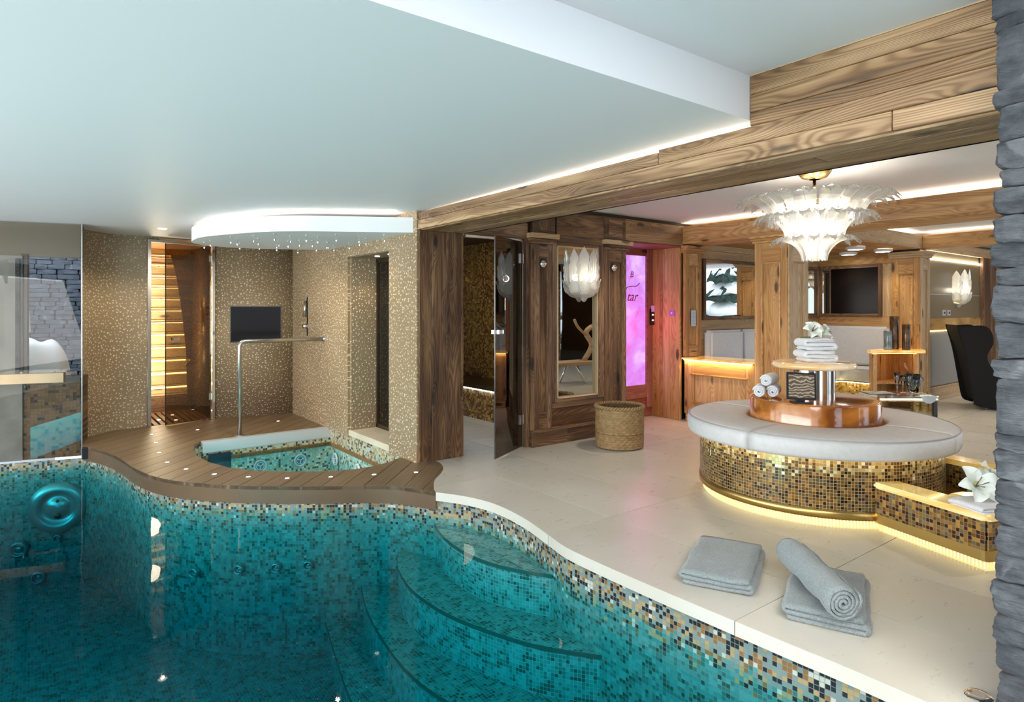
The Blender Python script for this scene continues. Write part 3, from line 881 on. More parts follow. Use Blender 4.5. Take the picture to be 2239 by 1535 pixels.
def stone_mesh(L, H, D, seed, m, sub=2):
    bm = bmesh.new(); bmesh.ops.create_cube(bm, size=1)
    bmesh.ops.subdivide_edges(bm, edges=bm.edges[:], cuts=sub, use_grid_fill=True)
    r = Vector((seed * 7.3, seed * 3.1, seed * 1.7))
    for v in bm.verts:
        c = v.co.copy()
        q = Vector((c.x * L, c.y * D, c.z * H))
        # round the corners
        e = sum(1 for k in c if abs(k) > .49)
        if e >= 2: q *= .955 if e == 2 else .90
        nn = noise.noise_vector(q * (2.2 / max(.15, H)) * .5 + r)
        nn2 = noise.noise_vector(q * 16 + r); nn3 = noise.noise_vector(Vector((q.x * 14, q.y * 14, q.z * 60)) + r)
        q += nn * min(H, .11) * .10 + nn2 * .008 + nn3 * .007
        v.co = q
    me = bpy.data.meshes.new('stone'); bm.to_mesh(me); bm.free()
    me.materials.append(m)
    return me
ym = [stone_mesh(.34, .085, .12, s, SLATE2, 1) for s in range(6)]
z = .2; row = 0
while z < 2.6:
    h = rnd.uniform(.045, .07); s = .75 - rnd.random() * .15
    while s < 2.15:
        l = rnd.uniform(.11, .26)
        c = bc + D0 * (s + l / 2) - nrm * rnd.uniform(0, .02)
        o = bpy.data.objects.new('stone', ym[rnd.randrange(6)])
        o.location = (c.x, c.y, z + h / 2); o.rotation_euler = (0, 0, math.atan2(D0.y, D0.x) + (PI if rnd.random() < .5 else 0)); o.scale = (l / .34 * .99, 1, h / .085 * .95)
        link(o, yard)
        s += l
    z += h; row += 1
def snowbank(name, cx, cy, rx, ry, zb, zt, label, grp=None, seed=0):
    vs = []; fs = []; n = 28
    for i in range(n + 1):
        for j in range(n + 1):
            x = -1 + 2 * i / n; y = -1 + 2 * j / n
            d = max(0, 1 - (abs(x) ** 3.5 + abs(y) ** 3.5)) ** .45
            zz = zb + (zt - zb) * d * (1 + .10 * noise.noise(Vector((x * 2 + seed, y * 2, 0))))
            vs.append((cx + x * rx, cy + y * ry, zz))
    for i in range(n):
        for j in range(n): a = i * (n + 1) + j; fs.append((a, a + n + 1, a + n + 2, a + 1))
    o = mk(name, vs, fs, SNOW, None, None, True)
    return tag(o, label, 'snow', grp, kind='stuff')
snowbank('snow_bank', -.02, 9.0, .38, .6, .3, 1.06, 'white snow bank lying behind the left window below the stone wall', seed=1)
snowbank('snow_clump', -.12, 8.5, .09, .12, 1.15, 1.50, 'small clump of white snow near the dark mullion of the left window', seed=4)

# spout on the left glass
sp = thing('waterfall_spout', 'oval stainless steel waterfall spout jutting from the glass wall at far left', 'spout', (gp(.33)[0], gp(.33)[1], .74))
c = Vector(gp(.34)); fr = -nrm
vs = []; fs = []
n = 40
pc = []
for k in range(n):
    a = 2 * PI * k / n
    pc.append(c + D0 * (.31 * math.cos(a)) + fr * (.10 + .26 * math.sin(a)))
prism('spout_plate', [(p.x, p.y) for p in pc], .755, .775, CHROME, sp)
o = obox('spout_mouth', ((c + fr * .34).x, (c + fr * .34).y, .70), D0, .52, .07, .075, BRONZE, sp, .008)
for s in (-.13, .13):
    q = c + D0 * s + fr * .12
    lathe('bolt', [(0, .008), (.012, .006), (.013, 0)], STEEL, sp, (q.x, q.y, .776), 12)
q = c + D0 * .12
tube('bracket', [(q.x, q.y, .76), ((q + fr * .1).x, (q + fr * .1).y, .70), ((q + fr * .03).x, (q + fr * .03).y, .60)], .012, STEEL, sp)

# ceiling of the pool hall
ZC = lambda y: 2.335 - .009 * y
ce = struct('ceiling')
CP = [(-5, 1.78), (2.77, 1.74), (3.2, 1.74), (3.2, 5.2), (3.2, 8.95), (.36, 8.95), (.36, 7.86), (-5, 9.25)]
vs = [(x, y, ZC(y)) for x, y in CP] + [(x, y, 2.6) for x, y in CP]
n = 8
mk('lower_ceiling', vs, [tuple(range(n))[::-1], tuple(range(n, 2 * n))] + [(i, (i + 1) % n, (i + 1) % n + n, i + n) for i in range(n)], CEIL, ce)
box('raised_ceiling', (-5, -4, 2.535), (2.78, 1.9, 2.6), CEIL, ce)
lathe('downlight', [(0, -.003), (.03, -.003), (.042, -.004), (.045, 0)], LED_C, ce, (1.104, 7.70, ZC(7.7)), 20)
box('lounge_ceiling', (3.15, -1.6, 2.475), (6.95, 5.6, 2.6), CEIL, ce)
box('rear_ceiling', (6.9, -1.6, 2.475), (14.5, 5.1, 2.6), CEIL, ce)

# suspended soffit over the tub
SO = [(2.785, 5.10), (2.54, 5.25), (2.215, 5.44), (1.89, 5.64), (1.66, 5.88), (1.44, 6.29), (1.30, 6.68), (1.285, 7.02), (1.33, 7.32), (1.49, 7.55), (1.757, 7.63), (2.05, 7.60), (2.49, 7.41), (2.785, 7.25)]
SOF = spline(SO[:10], 5) + [SO[10], SO[11], SO[12], SO[13]]
so = struct('trim_1')
prism('soffit_panel', SOF, 2.095, 2.235, WHITE, so)
SLI = [(x + (2.4 - x) * .12, y + (6.4 - y) * .10) for x, y in SOF[2:-3]]
led('led_strip', SLI, .03, LED_W, so, 2.238)

# ------------------------------------------------------------------ beams
bm_ = struct('ceiling_beam')
def zb(y): return 2.295 - .0045 * y
box('beam_core', (2.80, .2, 2.14), (3.22, 5.10, 2.27), simple('core', (.1, .06, .03), .8), bm_)
def sideboard(y0, y1, z0, z1, m, x=2.77, th=.03, zs=-.0045, nm='board'):
    o = plank(nm, (x, y0, z0), (x + th, y1, z1), m, bm_, .003)
    o.rotation_euler.rotate_axis('Y', -math.atan(zs) if False else 0)
    return o
sideboard(2.3, 5.12, 2.205, 2.272, W_BEAM); sideboard(.25, 2.297, 2.205, 2.285, W_BEAM)
sideboard(1.1, 5.12, 2.122, 2.203, W_BEAM); sideboard(.25, 1.097, 2.122, 2.203, W_BEAM)
for x0, x1, cuts in ((2.80, 2.93, (.25, 3.0, 5.12)), (2.933, 3.06, (.25, 1.5, 4.1, 5.12)), (3.063, 3.25, (.25, 2.4, 5.12))):
    for a, b in zip(cuts, cuts[1:]): plank('board', (x0, a + .001, 2.112), (x1, b - .001, 2.14), W_BEAM, bm_, .003)
plank('board', (3.22, .25, 2.112), (3.25, 5.1, 2.30), W_BEAM, bm_, .003)
for z0, z1 in ((2.288, 2.352), (2.354, 2.44), (2.442, 2.53)): plank('board', (2.775, .25, z0), (2.80, 1.737, z1), W_BEAM, bm_, .003)
plank('board', (2.775, .6, 2.53), (2.79, 1.737, 2.536), W_PALE, bm_, 0)
cv = struct('trim_2')
led('led_strip', [(2.90, 1.78), (2.90, 5.1)], .03, LED_W, cv, 2.2755)
led('led_strip', [(3.15, 1.0), (3.15, 4.95)], .02, LED_W, cv, 2.31)
# post under the beam
po = struct('trim_3')
plank('board', (2.77, 5.03, 0), (2.90, 5.07, 2.112), W_DARK, po, .004)
plank('board', (2.902, 5.03, 0), (3.055, 5.07, 2.112), W_DARK, po, .004)
plank('board', (3.057, 5.03, 0), (3.215, 5.07, 2.112), W_DARK, po, .004)
plank('corner_board', (3.20, 5.035, 0), (3.25, 5.30, 2.112), W_DARK, po, .004)
plank('corner_board', (2.768, 5.055, 0), (2.80, 5.12, 2.112), W_DARK, po, .004)
box('post_core', (2.80, 5.07, 0), (3.20, 5.28, 2.11), BLACK, po)

# ------------------------------------------------------------------ back wall of the lounge (plane y = 5)
wm = struct('wall_middle')
YW = 4.96
plank('lintel_board', (3.2, YW, 2.105), (3.97, YW + .04, 2.26), W_DARK, wm)
plank('lintel_board', (3.2, YW + .004, 2.262), (3.97, YW + .044, 2.47), W_BEAM, wm)
box('wall_core', (3.2, YW + .045, 2.11), (3.96, 5.1, 2.48), BLACK, wm)
plank('lintel_board', (4.36, YW, 2.17), (5.06, YW + .04, 2.43), W_DARK, wm)
plank('lintel_board', (5.40, YW, 2.19), (6.47, YW + .04, 2.432), W_BEAM, wm)
plank('lintel_soffit', (5.40, YW + .04, 2.17), (6.47, 5.45, 2.19), W_RED, wm)
box('wall_core', (3.95, YW + .045, 0), (5.42, 5.14, 2.48), simple('core2', (.06, .035, .02), .8), wm)
box('wall_core', (5.42, YW + .045, 2.2), (6.47, 5.12, 2.48), simple('core3', (.06, .035, .02), .8), wm)
plank('jamb_board', (3.955, YW, 0), (4.03, YW + .05, 2.105), W_DARK, wm)
plank('jamb_board', (3.965, YW + .045, 0), (3.985, 5.3, 2.105), W_DARK, wm)


def pilaster(x0, x1, yf, zt, m, mi, par, base=.155, nm=''):
    w = x1 - x0; st = min(.075, w * .26)
    plank('stile', (x0, yf, base), (x0 + st, yf + .05, zt), m, par)
    plank('stile', (x1 - st, yf, base), (x1, yf + .05, zt), m, par)
    plank('rail', (x0 + st, yf + .001, base), (x1 - st, yf + .05, base + .17), m, par, axis=0)
    plank('rail', (x0 + st, yf + .001, zt - .13), (x1 - st, yf + .05, zt), m, par, axis=0)
    plank('inset_panel', (x0 + st, yf + .025, base + .17), (x1 - st, yf + .05, zt - .13), mi, par)
    b = .012
    for a, c in (((x0 + st, yf - .004, base + .17), (x0 + st + b, yf + .03, zt - .13)), ((x1 - st - b, yf - .004, base + .17), (x1 - st, yf + .03, zt - .13)),
                 ((x0 + st, yf - .004, base + .17), (x1 - st, yf + .03, base + .17 + b)), ((x0 + st, yf - .004, zt - .13 - b), (x1 - st, yf + .03, zt - .13))):
        plank('moulding', a, c, m, par, .003)
pilaster(4.03, 4.27, YW - .03, 2.06, W_DARK, W_DARK, wm)
pilaster(5.03, 5.39, YW - .03, 2.06, W_DARK, W_DARK, wm)
plank('side_board', (3.985, YW - .03, .0), (4.035, YW + .02, 2.06), W_DARK, wm)
for x0, x1 in ((3.95, 4.33), (4.99, 5.45)):
    for k, (dz, dy) in enumerate(((2.06, .0), (2.085, .02), (2.115, .045))):
        plank('capital', (x0 + .03 - k * .012, YW - .045 - dy, dz), (x1 - .03 + k * .012, YW + .02, dz + (.026 if k < 2 else .05)), W_PALE if k == 2 else W_DARK, wm, .004)
for x0, x1 in ((4.03, 4.33), (5.06, 5.40)):
    plank('upper_block', (x0, YW - .012, 2.17), (x1, YW + .04, 2.432), W_DARK, wm)
    plank('upper_inset', (x0 + .06, YW - .02, 2.20), (x1 - .06, YW + .0, 2.40), W_DARK, wm, .004)
plank('cornice_board', (4.33, YW - .03, 2.10), (5.03, YW + .02, 2.168), W_DARK, wm)
plank('baseboard', (3.985, YW - .055, 0), (4.46, YW + .03, .155), W_DARK, wm)
plank('baseboard', (4.462, YW - .055, 0), (5.40, YW + .03, .155), W_DARK, wm)
plank('base_moulding', (3.985, YW - .068, .145), (5.40, YW + .03, .172), W_DARK, wm)
plank('lower_panel', (4.275, YW - .008, .172), (5.03, YW + .03, .36), W_DARK, wm)
plank('lower_rail', (4.275, YW - .02, .362), (5.03, YW + .03, .42), W_DARK, wm)
# mirror
mr = thing('wall_mirror', 'tall narrow mirror in a dark timber frame behind the leaf wall lamp', 'mirror', (4.625, YW, .42))
box('mirror_glass', (4.32, YW - .004, .45), (4.94, YW + .01, 2.07), MIRROR, mr)
for a, b in (((4.275, YW - .035, .42), (4.335, YW + .01, 2.10)), ((4.925, YW - .035, .42), (5.03, YW + .01, 2.10)), ((4.335, YW - .035, 2.055), (4.925, YW + .01, 2.10)), ((4.335, YW - .035, .42), (4.925, YW + .01, .465))):
    plank('frame', a, b, W_DARK, mr, .008)
for a, b in (((4.33, YW - .045, .46), (4.345, YW + .0, 2.06)), ((4.91, YW - .045, .46), (4.925, YW + .0, 2.06)), ((4.33, YW - .045, 2.045), (4.925, YW, 2.06)), ((4.33, YW - .045, .46), (4.925, YW, .475))):
    plank('inner_bead', a, b, W_PALE, mr, .003)
# small round coat knobs
for x in (4.15, 5.19):
    t = thing('coat_knob', 'round cut crystal knob on the %s pilaster beside the tall mirror' % ('left' if x < 4.5 else 'right'), 'knob', (x, YW - .02, 1.86))
    q = lathe('rosette', [(0, .018), (.02, .016), (.036, .008), (.040, 0)], CHROME, t, (0, 0, 0), 24)
    q.data.transform(Matrix.Rotation(PI / 2, 4, 'X')); q.location = (x, YW - .03, 1.86)
    q.matrix_parent_inverse = wmat(t).inverted()
    q = lathe('crystal', [(0, .040), (.012, .036), (.020, .022), (.012, .014)], CRYSTAL, t, (0, 0, 0), 10, smooth=False)
    q.data.transform(Matrix.Rotation(PI / 2, 4, 'X')); q.location = (x, YW - .03, 1.86)

# glass hammam door (open) and frame
d2 = struct('door_2')
box('door_frame', (3.93, 5.0, 0), (3.965, 5.05, 2.105), STEEL, d2, .004)
box('door_frame', (3.25, 5.0, 2.08), (3.95, 5.04, 2.105), STEEL, d2, .004)
H = Vector((3.925, 5.0)); A = Vector((3.385, 4.715)); du = (A - H).normalized(); c = (A + H) / 2; L = (A - H).length
dg2 = obox('door_glass', (c.x, c.y, .012), du, L, .010, 2.065, GLASS_BR, d2)
obox('door_edge', (A.x, A.y, .012), du, .006, .012, 2.065, bpy.data.materials['glass_edge'], d2)
for zz in (.24, 1.86):
    q = H + du * .03
    obox('hinge', (q.x, q.y, zz), du, .06, .03, .09, STEEL, dg2, .003)
q = A - du * .06
obox('handle', (q.x, q.y, 1.17), du, .09, .07, .028, CHROME, dg2, .004)
# hammam interior
hm = struct('hammam_room')
box('mosaic_wall', (4.98, 5.15, 0), (5.0, 7.8, 2.4), BLACK, hm)
ribbon('mosaic_wall', [(3.1, 7.72), (5.0, 7.72)], 0, 2.4, M_HAM, hm, flip=True)
ribbon('mosaic_wall', [(4.93, 5.2), (4.93, 7.72)], .42, 2.4, M_HAM, hm, flip=False)
ribbon('mosaic_wall', [(4.0, 5.16), (4.93, 5.16)], .0, 2.4, M_HAM, hm, flip=False)
prism('bench_base', [(4.50, 5.2), (4.93, 5.2), (4.93, 7.72), (4.48, 7.72)], 0, .37, M_HAM, hm)
box('bench_slab', (4.44, 5.2, .39), (4.93, 7.72, .45), simple('dark_bench_top', (.05, .035, .02), .3), hm, .005)
box('led_strip', (4.47, 5.25, .371), (4.495, 7.7, .385), emit('led_hammam', (.85, .92, 1), 9), hm)
box('domed_ceiling', (3.1, 5.1, 2.3), (5.0, 7.8, 2.36), simple('hammam_ceiling', (.05, .03, .02), .5), hm)
for k in range(16): 
    x, y = 3.4 + random.random() * 1.3, 5.4 + random.random() * 2.1
    lathe('star_light', [(0, 0), (.006, .002)], STARLIT, hm, (x, y, 2.295), 8)
q = lathe('stone_basin', [(.04, 0), (.06, .1), (.07, .34), (.06, .40), (.17, .48), (.20, .62), (.185, .62), (.14, .52), (0, .47)], simple('green_marble', (.02, .06, .05), .2), hm, (4.1, 6.9, 0), 32)
point('hammam_lamp', (4.0, 6.4, 1.9), 5, (1, .78, .5), .1)
point('hammam_floor_lamp', (3.7, 5.7, .9), 2.2, (1, .9, .75), .1)

# pink door
d3 = struct('door_3')
YP = 5.45
plank('door_board', (5.42, YP, 0), (6.5, YP + .03, .25), W_RED, d3)
plank('door_stile', (6.33, YP - .02, .12), (6.47, YP + .02, 2.2), W_RED, d3)
plank('door_stile', (5.55, YP - .02, .12), (5.66, YP + .02, 2.2), W_RED, d3)
plank('door_rail', (5.66, YP - .02, .25), (6.33, YP + .02, .42), W_RED, d3)
plank('door_rail', (5.66, YP - .02, 2.08), (6.33, YP + .02, 2.2), W_RED, d3)
box('door_inner_moulding', (6.315, YP - .03, .41), (6.335, YP, 2.09), W_RED, d3)
q = box('alabaster_panel', (5.66, YP, .42), (6.32, YP + .02, 2.08), PINK, d3)
tag(q, 'glowing pink alabaster panel', None)
def text(name, s, loc, size, m, parent, rot=(PI / 2, 0, 0), shear=.3, ext=.001):
    cu = bpy.data.curves.new(name, 'FONT'); cu.body = s; cu.size = size; cu.extrude = ext; cu.shear = shear
    cu.align_x = 'LEFT'; cu.materials.append(m)
    o = bpy.data.objects.new(name, cu); o.location = loc; o.rotation_euler = rot
    return link(o, parent)
INK = simple('magenta_ink', (.32, .02, .14), .5)
text('lettering', 'tar', (5.955, YP - .004, 1.50), .17, INK, d3, shear=.4)
text('lettering', 'B', (6.02, YP - .004, 1.80), .11, INK, d3, shear=.2)
tube('lettering_swash', [(x, YP - .004, z) for x, z in spline([(5.94, 1.60), (5.96, 1.665), (6.05, 1.685), (6.14, 1.69), (6.20, 1.73)], 5)], .005, INK, d3, 6)
plank('jamb_board', (6.44, 5.0, 0), (6.48, 5.14, 2.17), W_HONEY, wm)
plank('jamb_board', (6.445, 5.142, 0), (6.48, 5.28, 2.17), W_HONEY, wm)
plank('jamb_board', (6.44, 5.282, 0), (6.48, 5.45, 2.17), W_HONEY, wm)
plank('jamb_board', (5.40, 5.0, 0), (5.44, 5.45, 2.17), W_RED, wm)
point('pink_door_glow', (6.0, 5.25, 1.2), 5, (1, .12, .28), .15)

SWITCH = simple('silver_switch', (.55, .56, .60), .35, .3)
t = thing('wall_switch', 'small square violet-lit switch on the jamb beside the pink door', 'switch', (6.44, 5.12, 1.34))
box('plate', (6.43, 5.08, 1.305), (6.44, 5.16, 1.385), simple('violet_plate', (.25, .08, .30), .3, ecol=(.5, .15, .6), estr=.25), t, .003)
box('button', (6.426, 5.11, 1.335), (6.43, 5.13, 1.355), simple('button_white', (.8, .75, .85), .4), t)
t = thing('door_control', 'narrow black keypad beside the pink panel door', 'keypad', (6.40, YP - .03, 1.31))
box('housing', (6.37, YP - .05, 1.19), (6.44, YP - .02, 1.40), BLACK, t, .004)
box('display', (6.375, YP - .053, 1.36), (6.435, YP - .045, 1.44), simple('pad_pink', (.3, .1, .25), .3, ecol=(.7, .25, .6), estr=.5), t)
for zz in (1.31, 1.24): box('key', (6.385, YP - .054, zz), (6.42, YP - .049, zz + .02), simple('key_lit', (.8, .7, .6), .4, ecol=(1, .9, .8), estr=.8), t)

# ------------------------------------------------------------------ lounge: pillars, beams, niche (plane x = 6.45)
lb = struct('ceiling_beam')
plank('board', (6.45, -1.0, 2.205), (6.49, 2.9, 2.425), W_HONEY, lb)
plank('board', (6.45, 2.902, 2.205), (6.49, 5.0, 2.425), W_HONEY, lb)
plank('moulding', (6.44, -1.0, 2.205), (6.455, 5.0, 2.235), W_HONEY, lb)
plank('board', (6.49, -1.0, 2.205), (6.70, 5.0, 2.23), W_HONEY, lb)
plank('board', (6.702, -1.0, 2.205), (6.88, 5.0, 2.23), W_HONEY, lb)
plank('board', (6.86, -1.0, 2.205), (6.90, 3.55, 2.425), W_HONEY, lb)
plank('board', (6.87, 3.53, 2.24), (9.93, 3.56, 2.425), W_PALE, lb)
plank('board', (6.87, 3.56, 2.238), (9.93, 3.9, 2.26), W_HONEY, lb)
plank('board', (9.89, -1.0, 2.24), (9.93, 3.53, 2.425), W_HONEY, lb)
plank('board', (9.93, -1.0, 2.238), (10.2, 3.6, 2.26), W_HONEY, lb)
c2 = struct('trim_4')
led('led_strip', [(6.56, 0), (6.56, 4.95)], .05, LED_W, c2, 2.43)
led('led_strip', [(10.0, 0), (10.0, 3.5)], .05, LED_W, c2, 2.43)
led('led_strip', [(7.0, 3.64), (9.9, 3.64)], .05, LED_W, c2, 2.43)
led('led_strip', [(6.80, 0), (6.80, 3.5)], .04, LED_W, c2, 2.43)
# big pillar
pl = struct('trim_5')
box('pillar_core', (6.48, 3.62, 0), (6.85, 3.96, 2.2), BLACK, pl)
def vpanel_x(x, y0, y1, z0, z1, m, mi, par):      # pilaster face looking towards -x
    w = y1 - y0; st = min(.085, w * .25)
    plank('stile', (x, y0, z0), (x + .04, y0 + st, z1), m, par); plank('stile', (x, y1 - st, z0), (x + .04, y1, z1), m, par)
    plank('rail', (x + .001, y0 + st, z0), (x + .04, y1 - st, z0 + .14), m, par, axis=1); plank('rail', (x + .001, y0 + st, z1 - .22), (x + .04, y1 - st, z1), m, par, axis=1)
    plank('inset_panel', (x + .018, y0 + st, z0 + .14), (x + .04, y1 - st, z1 - .22), mi, par)
    for a, b in (((x - .003, y0 + st, z0 + .14), (x + .02, y0 + st + .012, z1 - .22)), ((x - .003, y1 - st - .012, z0 + .14), (x + .02, y1 - st, z1 - .22)), ((x - .003, y0 + st, z1 - .232), (x + .02, y1 - st, z1 - .22))):
        plank('moulding', a, b, m, par, .003)
vpanel_x(6.45, 3.59, 3.98, 0, 2.13, W_HONEY, W_HONEY, pl)
def vpanel_y(y, x0, x1, z0, z1, m, mi, par, top=.22):
    w = x1 - x0; st = min(.085, w * .25)
    plank('stile', (x0, y, z0), (x0 + st, y + .04, z1), m, par); plank('stile', (x1 - st, y, z0), (x1, y + .04, z1), m, par)
    plank('rail', (x0 + st, y + .001, z0), (x1 - st, y + .04, z0 + .14), m, par, axis=0); plank('rail', (x0 + st, y + .001, z1 - top), (x1 - st, y + .04, z1), m, par, axis=0)
    plank('inset_panel', (x0 + st, y + .018, z0 + .14), (x1 - st, y + .04, z1 - top), mi, par)
    for a, b in (((x0 + st, y - .003, z0 + .14), (x0 + st + .012, y + .02, z1 - top)), ((x1 - st - .012, y - .003, z0 + .14), (x1 - st, y + .02, z1 - top)), ((x0 + st, y - .003, z1 - top - .012), (x1 - st, y + .02, z1 - top))):
        plank('moulding', a, b, m, par, .003)
vpanel_y(3.58, 6.46, 6.87, 0, 2.13, W_PALE, W_PALE, pl)
for k in range(3): plank('capital', (6.435 - .018 * k, 3.565 - .018 * k, 2.13 + .026 * k), (6.86, 4.0 + .012 * k, 2.156 + .026 * k), W_HONEY, pl, .004)
# niche walls
nw = struct('wall_niche')
YN = 5.0
box('wall_core', (6.48, YN + .04, 0), (9.98, YN + .1, 2.48), BLACK, nw)
vpanel_y(YN - .06, 6.47, 6.80, .80, 2.10, W_HONEY, W_HONEY, nw, .16)
for k in range(3): plank('capital', (6.46 - .0 * k, YN - .075 - .015 * k, 2.10 + .03 * k), (6.86 + .015 * k, YN, 2.13 + .03 * k), W_HONEY, nw, .004)
z = .45
for z0, z1 in ((.0, .6), (.6, 1.0), (1.0, 1.12), (1.12, 1.265), (2.045, 2.16), (2.16, 2.24)): plank('board', (6.80, YN, z0 + .001), (9.9, YN + .04, z1 - .001), W_PALE, nw)
plank('board', (6.80, YN, 1.265), (6.90, YN + .04, 2.045), W_PALE, nw)
m2 = thing('niche_mirror', 'wide framed mirror above the white backrest left of the big pine pillar', 'mirror', (7.7, YN, 1.26))
box('mirror_glass', (6.93, YN - .01, 1.29), (9.86, YN + .02, 2.02), MIRROR, m2)
for a, b in (((6.89, YN - .035, 1.255), (6.94, YN + .01, 2.05)), ((9.83, YN - .035, 1.255), (9.88, YN + .01, 2.05)), ((6.94, YN - .035, 2.01), (9.83, YN + .01, 2.05)), ((6.94, YN - .035, 1.255), (9.83, YN + .01, 1.30))):
    plank('frame', a, b, W_DARK, m2, .005)
XB = 9.9
for z0, z1 in ((.0, .6), (.6, 1.14), (1.14, 1.28), (2.06, 2.24)): plank('board', (XB, 3.92, z0 + .001), (XB + .04, 5.0, z1 - .001), W_HONEY, nw)
plank('board', (XB, 3.92, 1.28), (XB + .04, 4.06, 2.06), W_PALE, nw)
box('wall_core', (XB + .03, 3.60, 0), (XB + .1, 5.05, 2.25), BLACK, nw)
vpanel_x(XB - .03, 3.55, 3.92, 0, 2.12, W_HONEY, W_HONEY, nw)
vpanel_y(3.54, 9.88, 10.20, 0, 2.12, W_PALE, W_PALE, nw, .16)
for k in range(3): plank('capital', (XB - .05 - .016 * k, 3.52 - .016 * k, 2.12 + .03 * k), (10.22 + .01 * k, 3.95, 2.15 + .03 * k), W_PALE, nw, .004)
box('wall_core', (10.18, 3.6, 0), (10.2, 3.75, 2.25), W_PALE, nw)
plank('ceiling_board', (6.88, 3.9, 2.235), (9.95, 4.27, 2.26), W_HONEY, nw); plank('ceiling_board', (6.88, 4.272, 2.235), (9.95, 4.64, 2.26), W_HONEY, nw); plank('ceiling_board', (6.88, 4.642, 2.235), (9.95, 5.02, 2.26), W_HONEY, nw)
tv = thing('wall_television', 'large black wall screen in a dark timber frame above the white corner seat', 'television', (XB, 4.5, 1.3))
box('screen', (XB - .02, 4.09, 1.315), (XB, 4.80, 2.02), SCREEN, tv)
box('side_mirror', (XB - .02, 4.80, 1.315), (XB, 4.96, 2.02), MIRROR, tv)
for a, b in (((XB - .04, 4.05, 1.28), (XB, 4.10, 2.06)), ((XB - .04, 4.93, 1.28), (XB, 4.98, 2.06)), ((XB - .04, 4.1, 2.01), (XB, 4.93, 2.06)), ((XB - .04, 4.1, 1.28), (XB, 4.93, 1.325)), ((XB - .035, 4.79, 1.325), (XB, 4.81, 2.01))):
    plank('frame', a, b, W_DARK, tv, .004)
for i, (x, y) in enumerate(((9.49, 3.88), (8.84, 3.96), (9.62, 4.41))):
    t = thing('ceiling_spotlight', ['round white ceiling spotlight nearest the corner pine pillar', 'round white ceiling spotlight just behind the chandelier', 'round white ceiling spotlight above the black wall screen'][i], 'light', (x, y, 2.235), group='spotlights in the niche ceiling')
    lathe('housing', [(.12, 0), (.12, -.03), (.095, -.04), (.09, -.036)], WHITE, t, (x, y, 2.235), 32)
    lathe('lens', [(0, -.042), (.09, -.038)], LED_C, t, (x, y, 2.235), 32)
    spot('niche_ceiling_spot', (x, y, 2.17), (x, y, 0), 14, (1, .85, .6), 120)
# niche seating
se = thing('corner_seat', 'white leather corner bench on a gold mosaic base under the black wall screen', 'bench', (9.2, 4.6, 0))
prism('mosaic_base', [(7.0, 4.42), (9.36, 4.42), (9.36, 3.93), (9.9, 3.93), (9.9, 5.0), (7.0, 5.0)], 0, .345, M_GOLD, se)
box('led_strip', (7.0, 4.36, .346), (9.3, 4.38, .356), LED_B, se)
box('led_strip', (9.28, 3.93, .346), (9.30, 4.38, .356), LED_B, se)
for a, b in (((6.95, 4.34, .37), (8.2, 4.95, .55)), ((8.205, 4.34, .37), (9.24, 4.95, .55)), ((9.25, 3.93, .37), (9.83, 4.95, .55))): box('seat_cushion', a, b, LEATHER2, se, .03)
for a, b in (((6.90, 4.86, .56), (7.62, 4.99, 1.12)), ((7.63, 4.86, .56), (9.0, 4.99, 1.12)), ((9.78, 3.93, .56), (9.89, 4.95, 1.14)), ((9.01, 4.86, .56), (9.77, 4.99, 1.12))): box('back_cushion', a, b, LEATHER2, se, .03)
# cabinet with glowing shelf
cb = thing('seat_end_cabinet', 'pine panelled cabinet with a glowing amber onyx shelf beside the pine pillar', 'cabinet', (6.6, 4.5, 0))
plank('plinth', (6.46, 3.98, 0), (6.86, 4.93, .10), W_HONEY, cb)
vp = struct  # alias unused
plank('stile', (6.45, 4.80, .10), (6.49, 4.94, .76), W_HONEY, cb); plank('stile', (6.45, 3.98, .10), (6.49, 4.10, .76), W_HONEY, cb)
plank('rail', (6.451, 4.10, .10), (6.49, 4.80, .24), W_HONEY, cb); plank('rail', (6.451, 4.10, .60), (6.49, 4.80, .76), W_HONEY, cb)
plank('inset_panel', (6.472, 4.10, .24), (6.49, 4.80, .60), W_HONEY, cb, axis=2)
plank('ledge', (6.425, 4.06, .585), (6.475, 4.84, .605), W_HONEY, cb); plank('ledge', (6.44, 4.06, .235), (6.475, 4.84, .255), W_HONEY, cb)
box('carcass', (6.49, 3.99, .10), (6.84, 4.93, .75), simple('carcass_wood', (.3, .17, .07), .6), cb)
box('onyx_top', (6.42, 3.985, .772), (6.90, 4.96, .792), ONYX_SHELF, cb, .003)
box('led_strip', (6.425, 4.0, .762), (6.44, 4.93, .770), LED_Y, cb)
area('cabinet_glow', (6.432, 4.48, .757), (0, math.radians(-18), 0), .012, .92, 3, (1, .62, .22))
for nm, z, lab in (('switch_panel', 1.28, 'tall silver four-button switch panel on the pine pilaster'), ('wall_socket', .86, 'square silver power socket low on the pine pilaster')):
    t = thing(nm, lab, 'switch' if 'switch' in nm else 'socket', (6.62, YN - .07, z))
    hh = .10 if 'switch' in nm else .055
    box('plate', (6.58, YN - .075, z - hh), (6.67, YN - .06, z + hh), SWITCH, t, .003)
    if 'switch' in nm:
        for k in range(4): box('button', (6.60, YN - .08, z - .085 + k * .045), (6.65, YN - .074, z - .055 + k * .045), simple('button_blue', (.45, .5, .62), .4), t)
    else: lathe('outlet', [(0, 0), (.028, .0), (.032, .006)], BLACK, t, (0, 0, 0), 16).location = (6.625, YN - .078, z); [c for c in t.children][-1].rotation_euler = (PI / 2, 0, 0) if t.children else None
